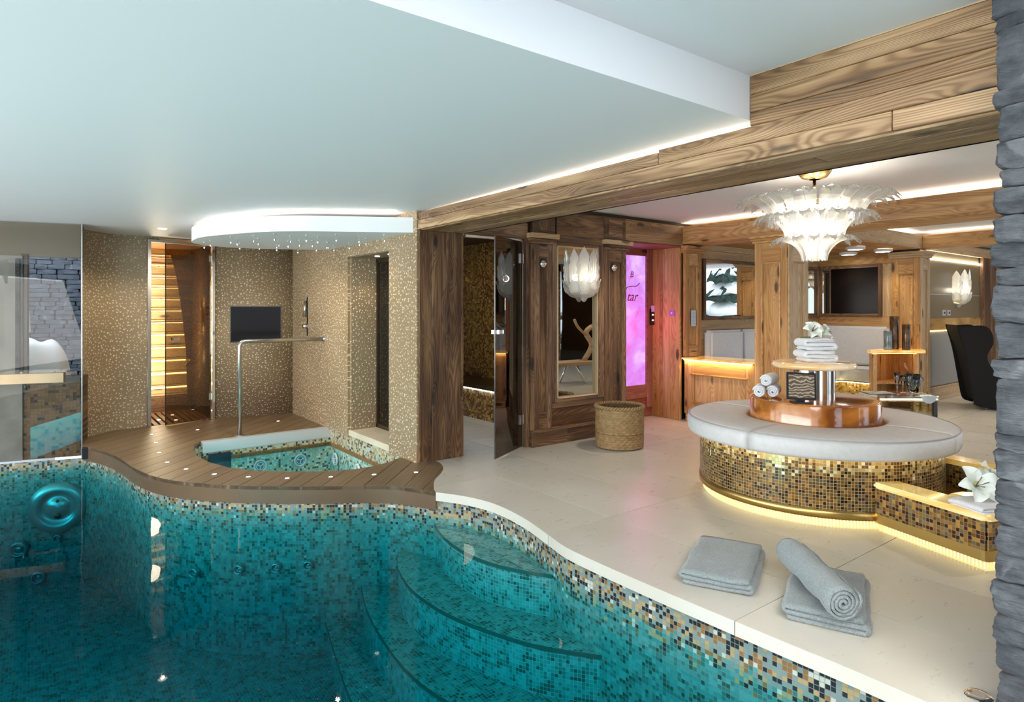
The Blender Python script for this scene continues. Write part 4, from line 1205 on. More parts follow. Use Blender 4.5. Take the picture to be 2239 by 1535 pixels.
# side table with vases
st = thing('side_table', 'pine corner side table with shelves and a glowing onyx top holding three vases', 'table', (9.35, 3.5, 0))
def bent(a0, b0, sag):
    a0 = Vector(a0); b0 = Vector(b0); nn = Vector((b0.y - a0.y, -(b0.x - a0.x))).normalized()
    return [tuple(a0 + (b0 - a0) * k / 8 - nn * sag * math.sin(PI * k / 8)) for k in range(9)]
prism('onyx_top', bent((9.02, 3.84), (9.64, 3.40), -.03) + [(9.88, 3.52), (9.88, 3.92), (9.12, 3.925)], .795, .835, ONYX_SHELF, st)
def vboard(nm, a0, b0, z0, z1, th=.03):
    a0 = Vector(a0); b0 = Vector(b0); d_ = (b0 - a0); c_ = (a0 + b0) / 2
    bm2 = bmesh.new(); bmesh.ops.create_cube(bm2, size=1)
    for v in bm2.verts: v.co = Vector((v.co.x * (z1 - z0), v.co.y * d_.length, v.co.z * th))
    me = bpy.data.meshes.new(nm); bm2.to_mesh(me); bm2.free(); me.materials.append(W_HONEY)
    o = bpy.data.objects.new(nm, me)
    dn = d_.normalized()
    o.matrix_basis = Matrix(((0, dn.x, dn.y, c_.x), (0, dn.y, -dn.x, c_.y), (1, 0, 0, (z0 + z1) / 2), (0, 0, 0, 1)))
    return link(o, st)
vboard('side_panel', (9.08, 3.85), (9.20, 3.92), 0, .78); vboard('side_panel', (9.60, 3.48), (9.86, 3.58), 0, .78); vboard('back_panel', (9.20, 3.915), (9.86, 3.915), 0, .78)
vboard('front_stile', (9.08, 3.85), (9.13, 3.815), 0, .78); vboard('front_stile', (9.555, 3.51), (9.60, 3.478), 0, .78)
prism('shelf', bent((9.10, 3.84), (9.60, 3.49), .03) + [(9.85, 3.58), (9.85, 3.91), (9.2, 3.91)], .37, .40, W_HONEY, st)
led('led_strip', bent((9.10, 3.85), (9.60, 3.50), .02), .02, LED_Y, st, .785)
[setattr(m_, 'x', 0) for m_ in []]
VASE = simple('mottled_bronze_glaze', (.13, .075, .045), .18, .5, nscale=14, nvar=.35)
VASE2 = simple('blue_grey_glaze', (.22, .27, .29), .22, .4, nscale=14, nvar=.3)
for i, (x, y, r, h, m, lab) in enumerate(((9.38, 3.77, .052, .26, VASE2, 'short blue-grey cylinder vase, leftmost on the side table'), (9.56, 3.76, .056, .46, VASE, 'tallest dark bronze cylinder vase on the side table'), (9.56, 3.61, .05, .35, VASE, 'medium bronze cylinder vase, rightmost on the side table'))):
    t = thing('cylinder_vase', lab, 'vase', (x, y, .835), group='vases on the side table')
    lathe('vase_body', [(0, 0), (r, 0), (r * 1.02, .01), (r, h * .5), (r * 1.02, h - .005), (r * .95, h), (r * .9, h - .01), (r * .88, .05), (0, .04)], m, t, (x, y, .835), 32)

# far room beyond the corner: glazed wall, chair, wall lamp
wf = struct('wall_far')
YF = 3.74
box('recess_back', (10.2, YF + .02, 0), (14.5, YF + .08, 2.5), simple('taupe_wall', (.20, .16, .10), .5), wf)
box('tinted_panel', (10.2, YF, 1.25), (12.95, YF + .02, 2.15), simple('olive_glass', (.20, .165, .10), .3), wf)
box('frosted_panel', (10.2, YF, .22), (12.95, YF + .02, 1.05), simple('frosted_glass', (.30, .31, .29), .35), wf)
box('onyx_band', (10.2, YF - .005, 1.07), (12.95, YF + .02, 1.25), onyx('band_onyx', (.25, .14, .04), (.42, .25, .09), (.6, .4, .18), .12, 2), wf)
box('led_strip', (10.2, YF - .012, 1.055), (12.95, YF + .0, 1.068), LED_Y, wf)
box('led_strip', (10.2, YF - .012, 2.15), (12.95, YF + .0, 2.17), LED_W, wf)
box('glass_rail', (10.2, YF - .004, 1.615), (12.95, YF + .0, 1.625), SWITCH, wf)
plank('baseboard', (10.2, YF - .03, 0), (12.3, YF, .21), W_PALE, wf)
plank('baseboard', (12.302, YF - .03, 0), (14.5, YF, .21), W_PALE, wf)
plank('door_frame', (10.2, YF - .06, 2.27), (14.4, YF, 2.42), W_PALE, wf)
plank('tall_board', (12.95, YF - .05, .2), (13.3, YF, 2.27), W_DARK, wf); plank('tall_board', (13.302, YF - .05, .2), (13.6, YF, 2.27), W_DARK, wf)
plank('door_frame', (13.62, YF - .08, 0), (13.9, YF, 2.4), W_PALE, wf)
for x in (11.3, 11.5):
    t = thing('wall_socket', 'small socket plate on the far olive wall, %s of the two' % ('left' if x < 11.4 else 'right'), 'socket', (x, YF, 1.33), group='sockets on the far wall')
    box('plate', (x - .06, YF - .015, 1.29), (x + .06, YF, 1.38), SWITCH, t, .003); box('outlet', (x - .02, YF - .02, 1.32), (x + .02, YF - .014, 1.35), BLACK, t)

# window wall at the lounge and pool hall (seen in mirrors)
w3 = struct('window_3')
for k in range(5):
    x = 5.6 + k * 2.2
    box('window_frame', (x, -1.5, 0), (x + .08, -1.42, 2.45), W_DARK, w3)
box('window_frame', (5.6, -1.5, 2.3), (14.5, -1.42, 2.5), W_DARK, w3)
box('window_pane', (5.6, -1.47, 0), (14.5, -1.46, 2.3), GLASS_CL, w3)
wq = struct('wall_near')
for k in range(14): plank('board', (3.5 + k * .15, -1.55, 0), (3.5 + k * .15 + .147, -1.5, 2.5), W_HONEY, wq)
box('side_wall', (14.5, 1.2, 0), (14.56, 5.5, 2.5), W_HONEY, wf)
# curtains
for i, x0 in enumerate((8.6, 11.4)):
    line = [(x0 + k * .02, -1.35 + .05 * math.sin(k * 1.1)) for k in range(40)]
    o = ribbon('curtain', line, .02, 2.4, simple('curtain_cloth%d' % i, (.30, .26, .20), .9), None, th=.004)
    tag(o, 'beige pleated curtain at the lounge window reflected in the mirror, %s' % ('nearer' if i == 0 else 'farther'), 'curtain')
# snow and firs outside
mk('snow_ground', [(-30, -30, -.6), (40, -30, -.6), (40, -1.7, -.6), (-30, -1.7, -.6)], [(0, 1, 2, 3)], SNOW)['kind'] = 'structure'
mk('snow_ground', [(-30, 8.9, -.4), (.2, 8.9, -.4), (.2, 30, -.4), (-30, 30, -.4)], [(0, 1, 2, 3)], SNOW)['kind'] = 'structure'
FIR = simple('fir_green', (.03, .06, .045), .9, nscale=9, nvar=.4)
def fir(x, y, h, lab, seed):
    t = thing('snowy_fir', lab, 'tree', (x, y, -.6), group='snowy firs outside the lounge window')
    tube('trunk', [(x, y, -.6), (x, y, h - .8)], .09, W_DARK, t, 8)
    r = random.Random(seed)
    for k in range(6):
        zz = -.2 + (h - .6) * k / 6; rr = (1.25 - k * .17)
        prof = [(0, .55), (rr * .55, .22), (rr, -.18), (rr * .9, -.22), (0, 0)]
        o = lathe('bough', prof, FIR, t, (x, y, zz), 18)
        for v in o.data.vertices: v.co += noise.noise_vector(v.co * 3) * .18
        o = lathe('snow_load', [(0, .60), (rr * .5, .30), (rr * .88, -.02), (rr * .6, .1)], SNOW, t, (x, y, zz), 18)
        for v in o.data.vertices: v.co += noise.noise_vector(v.co * 3) * .18
for i, (x, y, h) in enumerate(((10.6, -4.0, 4.2), (14.0, -4.6, 5.0), (17.5, -4.2, 4.6), (8.0, -5.6, 5), (20.0, -3.6, 4.8), (23.0, -5.0, 5.2), (26.5, -5.5, 5.0))):
    fir(x, y, h, ['snow laden fir nearest the curtain', 'snow laden fir second outside the lounge window', 'snow laden fir farthest right outside the lounge window', 'snow laden fir behind the others on the left', 'snow laden fir at the left of the niche mirror reflection', 'snow laden fir in the middle of the niche mirror reflection', 'snow laden fir at the right of the niche mirror reflection'][i], i)

# lounger seen only in the mirror
lg = thing('lounge_daybed', 'low pale wooden lounger with carved antler back seen in the tall mirror', 'lounger', (7.6, 1.2, 0))
for sx in (7.1, 7.9):
    tube('leg', [(sx, 1.0, 0), (sx + .12, 1.1, .36)], .02, CHROME, lg, 8); tube('leg', [(sx + .3, 1.4, 0), (sx + .15, 1.3, .36)], .02, CHROME, lg, 8)
box('seat', (7.0, 1.0, .36), (8.4, 1.5, .42), W_PALE, lg, .01)
tube('backrest', spline([(8.3, 1.25, .42), (8.5, 1.25, .7), (8.35, 1.25, .95), (8.6, 1.25, 1.1)], 4), .05, W_PALE, lg, 8)
tube('antler', spline([(8.35, 1.25, .9), (8.1, 1.3, 1.05), (8.0, 1.3, 1.2)], 3), .025, W_PALE, lg, 8)

# hidden shell closing the hall behind the camera (glazed side)
sh2 = struct('window_4')
for k in range(5): box('window_frame', (-4.5 + k * 1.75, -4.0, -.1), (-4.42 + k * 1.75, -3.92, 2.6), STEEL, sh2)
box('window_pane', (-4.5, -3.97, -.1), (2.7, -3.96, 2.55), GLASS_CL, sh2)
sh3 = struct('window_5')
for k in range(6): box('window_frame', (-4.6, -4.0 + k * 2.3, -.1), (-4.52, -3.92 + k * 2.3, 2.6), STEEL, sh3)
box('window_pane', (-4.57, -4.0, -.1), (-4.56, 8.9, 2.35), GLASS_CL, sh3)
terr = struct('terrace_floor')
box('terrace_slab', (-4.6, -4, -.2), (2.5, -1.02, 0), TILE, terr); box('terrace_slab', (-4.6, -1.02, -.2), (-2.73, 8.6, 0), TILE, terr)

# ------------------------------------------------------------------ stone pillar on the right
sp_ = thing('stone_pillar', 'rough grey stacked stone pillar running up the right edge', 'pillar', (2.9, .45, 0))
box('mortar_core', (2.66, .22, 0), (3.42, .66, 2.6), simple('mortar', (.03, .03, .033), .95), sp_)
ypx = [-110, -40, 35, 65, 107, 199, 236, 310, 367, 410, 469, 531, 585, 625, 705, 785, 828, 947, 985, 1048, 1103, 1149, 1207, 1270, 1346, 1401, 1470, 1535, 1580]
rp = random.Random(11)
for i in range(len(ypx) - 1):
    zt = 1.4 + (675 - ypx[i]) * 2.13 / 1375; zb_ = 1.4 + (675 - ypx[i + 1]) * 2.13 / 1375
    if zb_ < 0: zb_ = 0
    h = zt - zb_
    if h < .01: continue
    yy = .715 + rp.uniform(-.012, .008)
    while yy > .2:
        l = rp.uniform(.2, .34)
        me = stone_mesh(l, h * .99, .20, rp.random() * 50, SLATE, 9)
        o = bpy.data.objects.new('stone', me)
        o.location = (2.70 + rp.uniform(-.012, .012), yy - l / 2, (zt + zb_) / 2); o.rotation_euler = (rp.uniform(-.02, .02), 0, PI / 2)
        link(o, sp_); yy -= l + .004
    x = 2.81
    while x < 3.4:
        l = rp.uniform(.22, .36)
        me = stone_mesh(l, h * .97, .16, rp.random() * 50, SLATE, 2)
        o = bpy.data.objects.new('stone', me); o.location = (x + l / 2, .63, (zt + zb_) / 2); link(o, sp_); x += l

# ================================================================== OBJECTS
CX, CY = 4.733, 2.427
rb = thing('round_bench', 'large round grey leather bench on a glowing gold mosaic drum', 'bench', (CX, CY, 0))
prof = [(.475, .455), (.475, .565), (.485, .578), (.50, .583), (.60, .588), (.75, .588), (.88, .583), (.912, .572), (.925, .55), (.928, .52), (.925, .475), (.912, .452), (.89, .445), (.5, .445)]
for k in range(4):
    a = math.radians(1.5 + 90 * k)
    lathe('cushion', prof + [prof[0]], LEATHER, rb, (CX, CY, 0), 26, a + .006, a + PI / 2 - .006, True, cap=True)
lathe('cushion_piping', [(.914, .574), (.918, .577), (.922, .574), (.918, .570)], simple('piping', (.42, .41, .40), .6), rb, (CX, CY, 0), 96)
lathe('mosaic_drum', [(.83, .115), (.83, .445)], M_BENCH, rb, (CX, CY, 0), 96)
lathe('kick_band', [(.80, .06), (.835, .06), (.835, .115), (.80, .115)], BRASS, rb, (CX, CY, 0), 96)
lathe('drum_cap', [(.0, .445), (.86, .445)], WHITE, rb, (CX, CY, 0), 64)
lathe('led_ring', [(.842, .437), (.850, .437), (.850, .444)], LED_B, rb, (CX, CY, 0), 96)
def ribs(name, pts, closed, parent, m, z0=.0, z1=.058, step_=.02, r=.004):
    vs = []; fs = []
    n = len(pts)
    d = 0; acc = 0
    for i in range(n if closed else n - 1):
        p = Vector(pts[i]); q = Vector(pts[(i + 1) % n]); L_ = (q - p).length
        while acc <= L_:
            c = p + (q - p) * (acc / L_ if L_ else 0)
            b = len(vs)
            for zz in (z0, z1):
                for dx, dy in ((-r, -r), (r, -r), (r, r), (-r, r)): vs.append((c.x + dx, c.y + dy, zz))
            for k in range(4): fs.append((b + k, b + (k + 1) % 4, b + 4 + (k + 1) % 4, b + 4 + k))
            acc += step_
        acc -= L_
    o = mk(name, vs, fs, m, parent); o['kind'] = 'stuff'; return o
RIBM = simple('ribbed_plexi', (.85, .74, .45), .3, ecol=(1, .70, .22), estr=.35)
circ = [(CX + .80 * math.cos(2 * PI * k / 120), CY + .80 * math.sin(2 * PI * k / 120)) for k in range(120)]
ribs('light_ribs', circ, True, rb, RIBM)
lathe('light_skirt', [(.775, .0), (.775, .06)], emit('skirt_glow', (1, .72, .24), 2.8), rb, (CX, CY, 0), 96)
lathe('onyx_drum', [(0, .725), (.43, .725), (.447, .722), (.452, .712), (.452, .45)], ONYX_DARK, rb, (CX, CY, 0), 96)
lathe('steel_column', [(.150, .725), (.150, .95)], simple('column_steel', (.72, .66, .60), .16, 1.0), rb, (CX, CY, 0), 64)
lathe('onyx_tray', [(0, .998), (.27, .998), (.288, .992), (.295, .976), (.290, .960), (.272, .95), (0, .95)], ONYX_PALE, rb, (CX, CY, 0), 96)

# foot bath wing
fb = thing('foot_bath', 'angular gold mosaic foot bath with golden onyx rim beside the round bench', 'foot bath', (4.3, 1.5, 0))
P1 = Vector((4.208, 1.778)); P2 = Vector((4.005, 1.125)); dv = (P2 - P1).normalized(); wv = Vector((-dv.y, dv.x));
if wv.x < 0: wv = -wv
wv = Vector((.93, -.36)).normalized()
P4 = P1 + wv * 1.05 + Vector((0, 0)); P3 = P2 + wv * 1.15
def rpoly(pts, r, seg=4):
    out = []; n = len(pts)
    for i in range(n):
        p = Vector(pts[i]); a = (Vector(pts[i - 1]) - p); b = (Vector(pts[(i + 1) % n]) - p)
        p0 = p + a.normalized() * r; p1 = p + b.normalized() * r
        for k in range(seg + 1):
            t_ = k / seg; q = p0 * (1 - t_) ** 2 + p * 2 * t_ * (1 - t_) + p1 * t_ ** 2; out.append((q.x, q.y))
    return out
inn = -dv * .0
P1b = P1
# wall ring by prisms: front wall, near end, rear wall, and a divider
def wallseg(a, b, th, z0, z1, m, nm, side=1):
    d = (b - a).normalized(); n_ = Vector((-d.y, d.x)) * th * side
    return prism(nm, rpoly([a, b, b + n_, a + n_], .012, 2), z0, z1, m, fb)
nin = Vector((-dv.y, dv.x)); nin = nin if nin.x > 0 else -nin
side = 1 if Vector((-dv.y, dv.x)).dot(nin) > 0 else -1
TH = .17
def qd(a, b, c_, d_, z0, z1, m, nm, bev=0, r=.02): return prism(nm, rpoly([a, b, c_, d_], r, 3), z0, z1, m, fb, bev)
A0 = P1b; B0 = P2; A1 = P1b + nin * TH; B1 = P2 + nin * TH - dv * TH
C0 = Vector((5.22, .66)); C1 = C0 + Vector((-.13, .22)); D0_ = Vector((5.50, 1.86)); D1_ = D0_ + Vector((-.17, -.02))
M_BATH = mosaic('foot_bath_mosaic', .0215, [(.16, (.30, .14, .025)), (.14, (.16, .075, .017)), (.22, (.05, .014, .008)), (.20, (.17, .14, .07)), (.14, (.50, .26, .05)), (.14, (.26, .17, .07))], None, grout=(.30, .22, .10))
for q in ((A0, B0, B1, A1), (B0, C0, C1, B1), (D0_, C0, C1, D1_)):
    qd(*q, .115, .272, M_BATH, 'mosaic_wall', 0, .03)
for q in ((A0, B0, B1, A1), (B0, C0, C1, B1), (D0_, C0, C1, D1_)):
    ctr = sum((Vector(p) for p in q), Vector((0, 0))) / 4
    qq = [p + (p - ctr).normalized() * .014 for p in q]
    qd(*qq, .272, .309, ONYX_GOLD, 'onyx_rim', .012, .04)
# seat level divider inside
M1 = P1 + wv * .45 + dv * .12; M2 = P2 + wv * .62 - dv * .18
qd(M1, M2, M2 + wv * .14, M1 + wv * .14, .1, .20, M_BATH, 'inner_step'); qd(M1, M2, M2 + wv * .15, M1 + wv * .15, .20, .235, ONYX_GOLD, 'inner_rim', .01)
prism('bath_floor', [tuple(p) for p in (A1, B1, C1, D1_)], .06, .10, M_BATH, fb)
line = [tuple(p) for p in (A0, B0, C0, D0_)]
band = rpoly([A0, B0, C0, D0_], .03, 3)
prism('kick_band', [(x, y) for x, y in band], .058, .115, BRASS, fb)
ib = [Vector(p) for p in (A0, B0, C0, D0_)]; ctr = sum(ib, Vector((0, 0))) / 4
ibs = [p + (ctr - p).normalized() * .045 for p in ib]
ribs('light_ribs', [tuple(p) for p in ibs], True, fb, RIBM)
ibs2 = [p + (ctr - p).normalized() * .07 for p in ib]
prism('light_skirt', [tuple(p) for p in ibs2], 0, .058, bpy.data.materials['skirt_glow'], fb)
q = (A1 + B1) / 2 + wv * .08
box('bath_lamp', (q.x + .1, q.y - .02, .11), (q.x + .2, q.y + .02, .13), LED_B, fb)


# -------- towels
def ribbon_cloth(name, path, th, depth, m, parent, M4, seed=0, wob=.003, nseg=14):
    """path in local x-z, extruded along local y (-depth/2..depth/2)"""
    P = [Vector(p) for p in path]; n = len(P)
    L_ = []; R_ = []
    for i in range(n):
        t_ = (P[min(i + 1, n - 1)] - P[max(i - 1, 0)]).normalized(); nn = Vector((-t_.y, t_.x)) * th / 2
        L_.append(P[i] + nn); R_.append(P[i] - nn)
    t0 = (P[1] - P[0]).normalized() * th * .45; t1 = (P[-1] - P[-2]).normalized() * th * .45
    loop = L_ + [P[-1] + t1] + R_[::-1] + [P[0] - t0]
    k = len(loop); vs = []; fs = []
    for j in range(nseg + 1):
        y = -depth / 2 + depth * j / nseg
        e = min(j, nseg - j); shrink = .004 if e == 0 else 0
        for i, p in enumerate(loop):
            c = P[i] if i < n else (P[-1] if i == n else (P[2 * n - i] if i <= 2 * n else P[0]))
            q = p + (c - p) * (.35 if e == 0 else 0)
            v = Vector((q.x, y, q.y))
            nv = noise.noise_vector(Vector((v.x * 9 + seed, v.y * 9, v.z * 9 + seed)))
            v += Vector((nv.x, nv.y * .6, nv.z)) * wob * 1.5
            vs.append(M4 @ v)
    for j in range(nseg):
        for i in range(k): i2 = (i + 1) % k; fs.append((j * k + i, j * k + i2, (j + 1) * k + i2, (j + 1) * k + i))
    fs.append(tuple(range(k))[::-1]); fs.append(tuple(range(nseg * k, (nseg + 1) * k)))
    o = mk(name, vs, fs, m, parent, None, True)
    return o


def fold_path(w, th, layers, z0=0., start=1):
    """serpentine: layers stacked, U turns at the ends"""
    pts = []; g = th * 1.03; x0, x1 = -w / 2 + g / 2, w / 2 - g / 2
    d = start
    for k in range(layers):
        z = z0 + th / 2 + k * g
        a, b = (x0, x1) if d > 0 else (x1, x0)
        if k == 0: a = a * .96
        if k == layers - 1: b = b * .94
        for i in range(9):
            s = i / 8; pts.append((a + (b - a) * s, z))
        if k < layers - 1:
            for i in range(1, 5):
                an = -PI / 2 + PI * i / 5; pts.append((b + d * math.cos(an) * g / 2, z + g / 2 + math.sin(an) * g / 2))
        d = -d
    return pts


def spiral_path(r_out, th, r_in=.008):
    turns = (r_out - r_in) / (th * 1.04); n = int(turns * 22); pts = []
    for i in range(n + 1):
        t_ = i / n; a = t_ * turns * 2 * PI; r = r_in + (r_out - th / 2 - r_in) * t_
        pts.append((r * math.cos(a), r * math.sin(a)))
    return pts


def Rz(a): return Matrix.Rotation(a, 4, 'Z')
def T(*p): return Matrix.Translation(Vector(p))

def folded_towel(name, label, loc, rot, w, d, th, layers, m, grp=None, seed=0, start=1, wob=.003):
    t = thing(name, label, 'towel', loc, grp)
    ribbon_cloth('folded_cloth', fold_path(w, th, layers, 0, start), th * .96, d, m, t, T(*loc) @ Rz(rot), seed, wob)
    return t
# grey towels on the coping
e1 = Vector((3.144, 2.261)) - Vector((2.626, 2.034))
ga = math.atan2(e1.y, e1.x)
folded_towel('folded_towel', 'flat folded grey towel lying alone on the pale floor near the pool edge', (2.945, 1.995, .002), ga - PI / 2 + .03, .345, .56, .023, 3, GREYT, 'grey towels by the pool', 1, 1, .006)
folded_towel('folded_towel', 'folded grey towel under the rolled towel on the pale floor', (3.01, 1.475, .002), ga - PI / 2 + .0, .335, .56, .023, 3, GREYT, 'grey towels by the pool', 5, 1, .006)
rt_ = thing('rolled_towel', 'thick rolled grey towel lying diagonally on the folded grey towel', 'towel', (2.9, 1.45, .07), 'grey towels by the pool')
dirv = Vector((.52, .62)); ra = math.atan2(dirv.y, dirv.x)
Mx = T(2.93, 1.50, .072 + .078) @ Rz(ra - PI / 2) @ Matrix.Rotation(math.radians(0), 4, 'X')
ribbon_cloth('rolled_cloth', spiral_path(.080, .017), .0165, .60, GREYT, rt_, Mx, 3, .006, 18)
# white towels
for k, (z, s) in enumerate(((.999, 2), (1.087, 6))):
    folded_towel('folded_towel', ['lower folded white towel on the small onyx tray', 'upper folded white towel under the white flower on the onyx tray'][k], (CX + .01, CY - .01, z), math.radians(-37.2),   .235 - k * .006, .19, .0285, 3, TERRY, 'white towels on the tray', s, 1 - 2 * 0, .004)
for k, (dx, dz, lab) in enumerate(((-.052, 0, 'lower left rolled white towel beside the tablet'), (.052, 0, 'lower right rolled white towel half behind the tablet'), (0.02, .082, 'top rolled white towel of the three beside the tablet'))):
    # screen-right is (.796,-.605)
    bx, by = CX + .796 * -.345 + .605 * .02, CY - .605 * -.345 + .796 * .02
    x, y = bx + .796 * dx, by - .605 * dx
    t = thing('rolled_towel', lab, 'towel', (x, y, .726), 'rolled white towels on the bench')
    ribbon_cloth('rolled_cloth', spiral_path(.050, .0165), .016, .22, TERRY, t, T(x, y, .726 + .050 + dz) @ Rz(math.radians(-37.2 - 28 - 10 * (k == 2))), k * 5, .003, 10)
folded_towel('folded_towel', 'white towel folded flat on the foot bath rim under the lily', (4.19, 1.17, .304), math.radians(-22), .34, .20, .013, 3, TERRY, None, 9, 1, .005)

# -------- flowers
PETAL = simple('white_petal', (.86, .90, .82), .5, sss=.0)
PETALG = simple('petal_throat', (.55, .66, .28), .5)
STAMEN = simple('stamen_brown', (.15, .08, .02), .6)
GREEN = simple('leaf_green', (.06, .12, .02), .5)
def bloom(parent, c, ax, R, seed):
    ax = Vector(ax).normalized(); s = ax.cross(Vector((0, 0, 1)) if abs(ax.z) < .9 else Vector((1, 0, 0))).normalized(); u = s.cross(ax)
    r = random.Random(seed)
    for k in range(6):
        a = k * PI / 3 + r.uniform(-.12, .12) ; rr = R * (1 if k % 2 else .9) * r.uniform(.9, 1.1)
        rad = s * math.cos(a) + u * math.sin(a); tan = ax.cross(rad)
        vs = []; fs = []; nu, nv = 9, 6
        for i in range(nu + 1):
            t_ = i / nu
            wd = rr * .40 * math.sin(PI * min(1, t_ * .93 + .04)) ** .8
            out = rr * (t_ ** 1.25); hgt = rr * (.62 * math.sin(t_ * PI * .62)) - rr * .30 * max(0, t_ - .6) * 1.6
            for j in range(nv + 1):
                v = -1 + 2 * j / nv
                p = Vector(c) + rad * out + ax * (hgt + abs(v) ** 2 * wd * .35 + noise.noise(Vector((t_ * 4, v * 3, seed + k))) * rr * .06) + tan * (v * wd)
                vs.append(p)
        for i in range(nu):
            for j in range(nv): b = i * (nv + 1) + j; fs.append((b, b + nv + 1, b + nv + 2, b + 1))
        mk('petal', vs, fs, PETAL, parent, None, True)
    lathe('throat', [(.002, 0), (R * .16, R * .12), (R * .22, R * .3)], PETALG, parent, tuple(Vector(c) - Vector((0, 0, 0))), 12)
    for k in range(4):
        a = k * 1.6; p0 = Vector(c) + ax * R * .1; p1 = Vector(c) + ax * R * .75 + (s * math.cos(a) + u * math.sin(a)) * R * .22
        tube('stamen', [p0, (p0 + p1) / 2, p1], [.0015, .0015, .003], STAMEN, parent, 5)
f1 = thing('white_lily', 'white lily blossom on top of the stacked white towels', 'flower', (CX, CY, 1.175))
bloom(f1, (CX - .03, CY + .0, 1.225), (-.45, -.75, .55), .085, 2)
bloom(f1, (CX + .055, CY - .05, 1.205), (.3, -.6, .35), .072, 5)
tube('stem', [(CX - .08, CY + .06, 1.18), (CX, CY, 1.185), (CX + .05, CY - .04, 1.20)], .005, GREEN, f1, 6)
f2 = thing('white_lily', 'large white lily with green throat on the foot bath rim at right', 'flower', (4.3, 1.3, .35))
bloom(f2, (4.20, 1.24, .40), (-.55, -.6, .5), .125, 7)
bloom(f2, (4.30, 1.21, .42), (.25, -.45, .55), .115, 9)
tube('stem', [(4.20, 1.27, .375), (4.25, 1.22, .365), (4.30, 1.18, .36)], .007, GREEN, f2, 6)

# -------- tablet on stand
tb = thing('tablet_stand', 'black tablet on a small stand, screen with brown ripple pattern', 'tablet', (CX - .29, CY - .22, .726))
# basis: facing the camera
fr_ = Vector((-.62, -.78, 0)).normalized(); rt = Vector((.80, -.60, 0)).normalized()
pos = Vector((CX, CY, 0)) + rt * -.235 + Vector((-.605, -.796, 0)) * .30
upv = (Vector((0, 0, 1)) - fr_ * .32).normalized()
nrm_ = rt.cross(upv)
rtt = (rt + Vector((0, 0, -.05))).normalized()
def slab(name, c, hx, hy, th, m, sh=0., par=None):
    P = [c + rtt * (sx * hx + sh * sy) + upv * (sy * hy) for sx, sy in ((-1, -1), (1, -1), (1, 1), (-1, 1))]
    n_ = rtt.cross(upv).normalized() * th
    if n_.dot(Vector((-.6, -.8, .2))) < 0: n_ = -n_
    vs = P + [p + n_ for p in P]
    return mk(name, vs, [(0, 1, 2, 3), (7, 6, 5, 4), (0, 4, 5, 1), (1, 5, 6, 2), (2, 6, 7, 3), (3, 7, 4, 0)], m, par or tb)
cc = Vector((pos.x, pos.y, .745 + .10))
tbody = slab('tablet_body', cc, .105, .098, .010, BLACK, .012)
def dune():
    t = NT('tablet_dunes')
    p = t.coords(False)
    n_ = t.n('ShaderNodeTexWave', {'Vector': p, 'Scale': 14., 'Distortion': 9., 'Detail': 2., 'Detail Scale': 1.2}, bands_direction='Z').outputs[0]
    c = t.ramp(n_, [(.0, (.10, .06, .03)), (.6, (.30, .21, .12)), (.95, (.70, .66, .58))])
    return t.done(t.pbsdf(color=(.05, .04, .03), rough=.1, ecol=c, estr=.55))
DUNE = dune()
n_ = rtt.cross(upv).normalized(); n_ = n_ if n_.dot(Vector((-.6, -.8, .2))) > 0 else -n_
slab('screen', cc + n_ * .010, .092, .084, .001, DUNE, .010, tbody)
obox('stand_foot', (pos.x, pos.y, .726), (rt.x, rt.y), .13, .09, .012, BLACK, tb, .003)
mk('stand_neck', [pos + rt * -.03 + Vector((0, 0, .738)), pos + rt * .03 + Vector((0, 0, .738)), cc + rt * .03, cc - rt * .03] + [pos + rt * -.03 + Vector((0, 0, .738)) - fr_ * .02, pos + rt * .03 + Vector((0, 0, .738)) - fr_ * .02, cc + rt * .03 - fr_ * .02, cc - rt * .03 - fr_ * .02], [(0, 1, 2, 3), (7, 6, 5, 4), (0, 4, 5, 1), (1, 5, 6, 2), (2, 6, 7, 3), (3, 7, 4, 0)], BLACK, tb)

# -------- woven basket
bk = thing('woven_basket', 'round woven water hyacinth basket standing left of the mirror wall corner', 'basket', (4.80, 4.42, 0))
BX, BY = 4.74, 4.43
STRAW = simple('straw', (.30, .19, .08), .7, nscale=25, nvar=.16, bumpv=.3)
STRAWD = simple('straw_dark', (.16, .09, .035), .8, nscale=40, nvar=.3)
NR = 17; BH = .40; BR = .235
vs = []; fs = []; nth = 200; nz = NR * 6
for j in range(nz + 1):
    v = j / nz * NR
    for i in range(nth):
        u = i / nth * 50
        r = BR + .008 * abs(math.sin(PI * v)) ** .6 * (.55 + .45 * math.cos(PI * (u + math.floor(v)) )) + .006 * math.sin(PI * j / nz)
        if math.floor(v) == 5: r -= .004
        a = 2 * PI * i / nth; vs.append((BX + r * math.cos(a), BY + r * math.sin(a), .01 + BH * j / nz))
for j in range(nz):
    for i in range(nth): i2 = (i + 1) % nth; fs.append((j * nth + i, j * nth + i2, (j + 1) * nth + i2, (j + 1) * nth + i))
q = mk('woven_body', vs, fs, STRAW, bk, None, True)
lathe('inner_lining', [(0, .03), (BR - .02, .03), (BR - .016, BH)], STRAWD, bk, (BX, BY, 0), 48)
vs = []
for s in range(2):
    pts = [(BX + (BR + .004 + .009 * math.cos(k * .9 + s * PI)) * math.cos(2 * PI * k / 160), BY + (BR + .004 + .009 * math.cos(k * .9 + s * PI)) * math.sin(2 * PI * k / 160), BH + .012 + .010 * math.sin(k * .9 + s * PI)) for k in range(160)]
    tube('rim_braid', pts, .011, STRAW, bk, 6, True)
tube('braid_band', [(BX + (BR + .004) * math.cos(2 * PI * k / 80), BY + (BR + .004) * math.sin(2 * PI * k / 80), .155) for k in range(80)], .006, STRAWD, bk, 6, True)


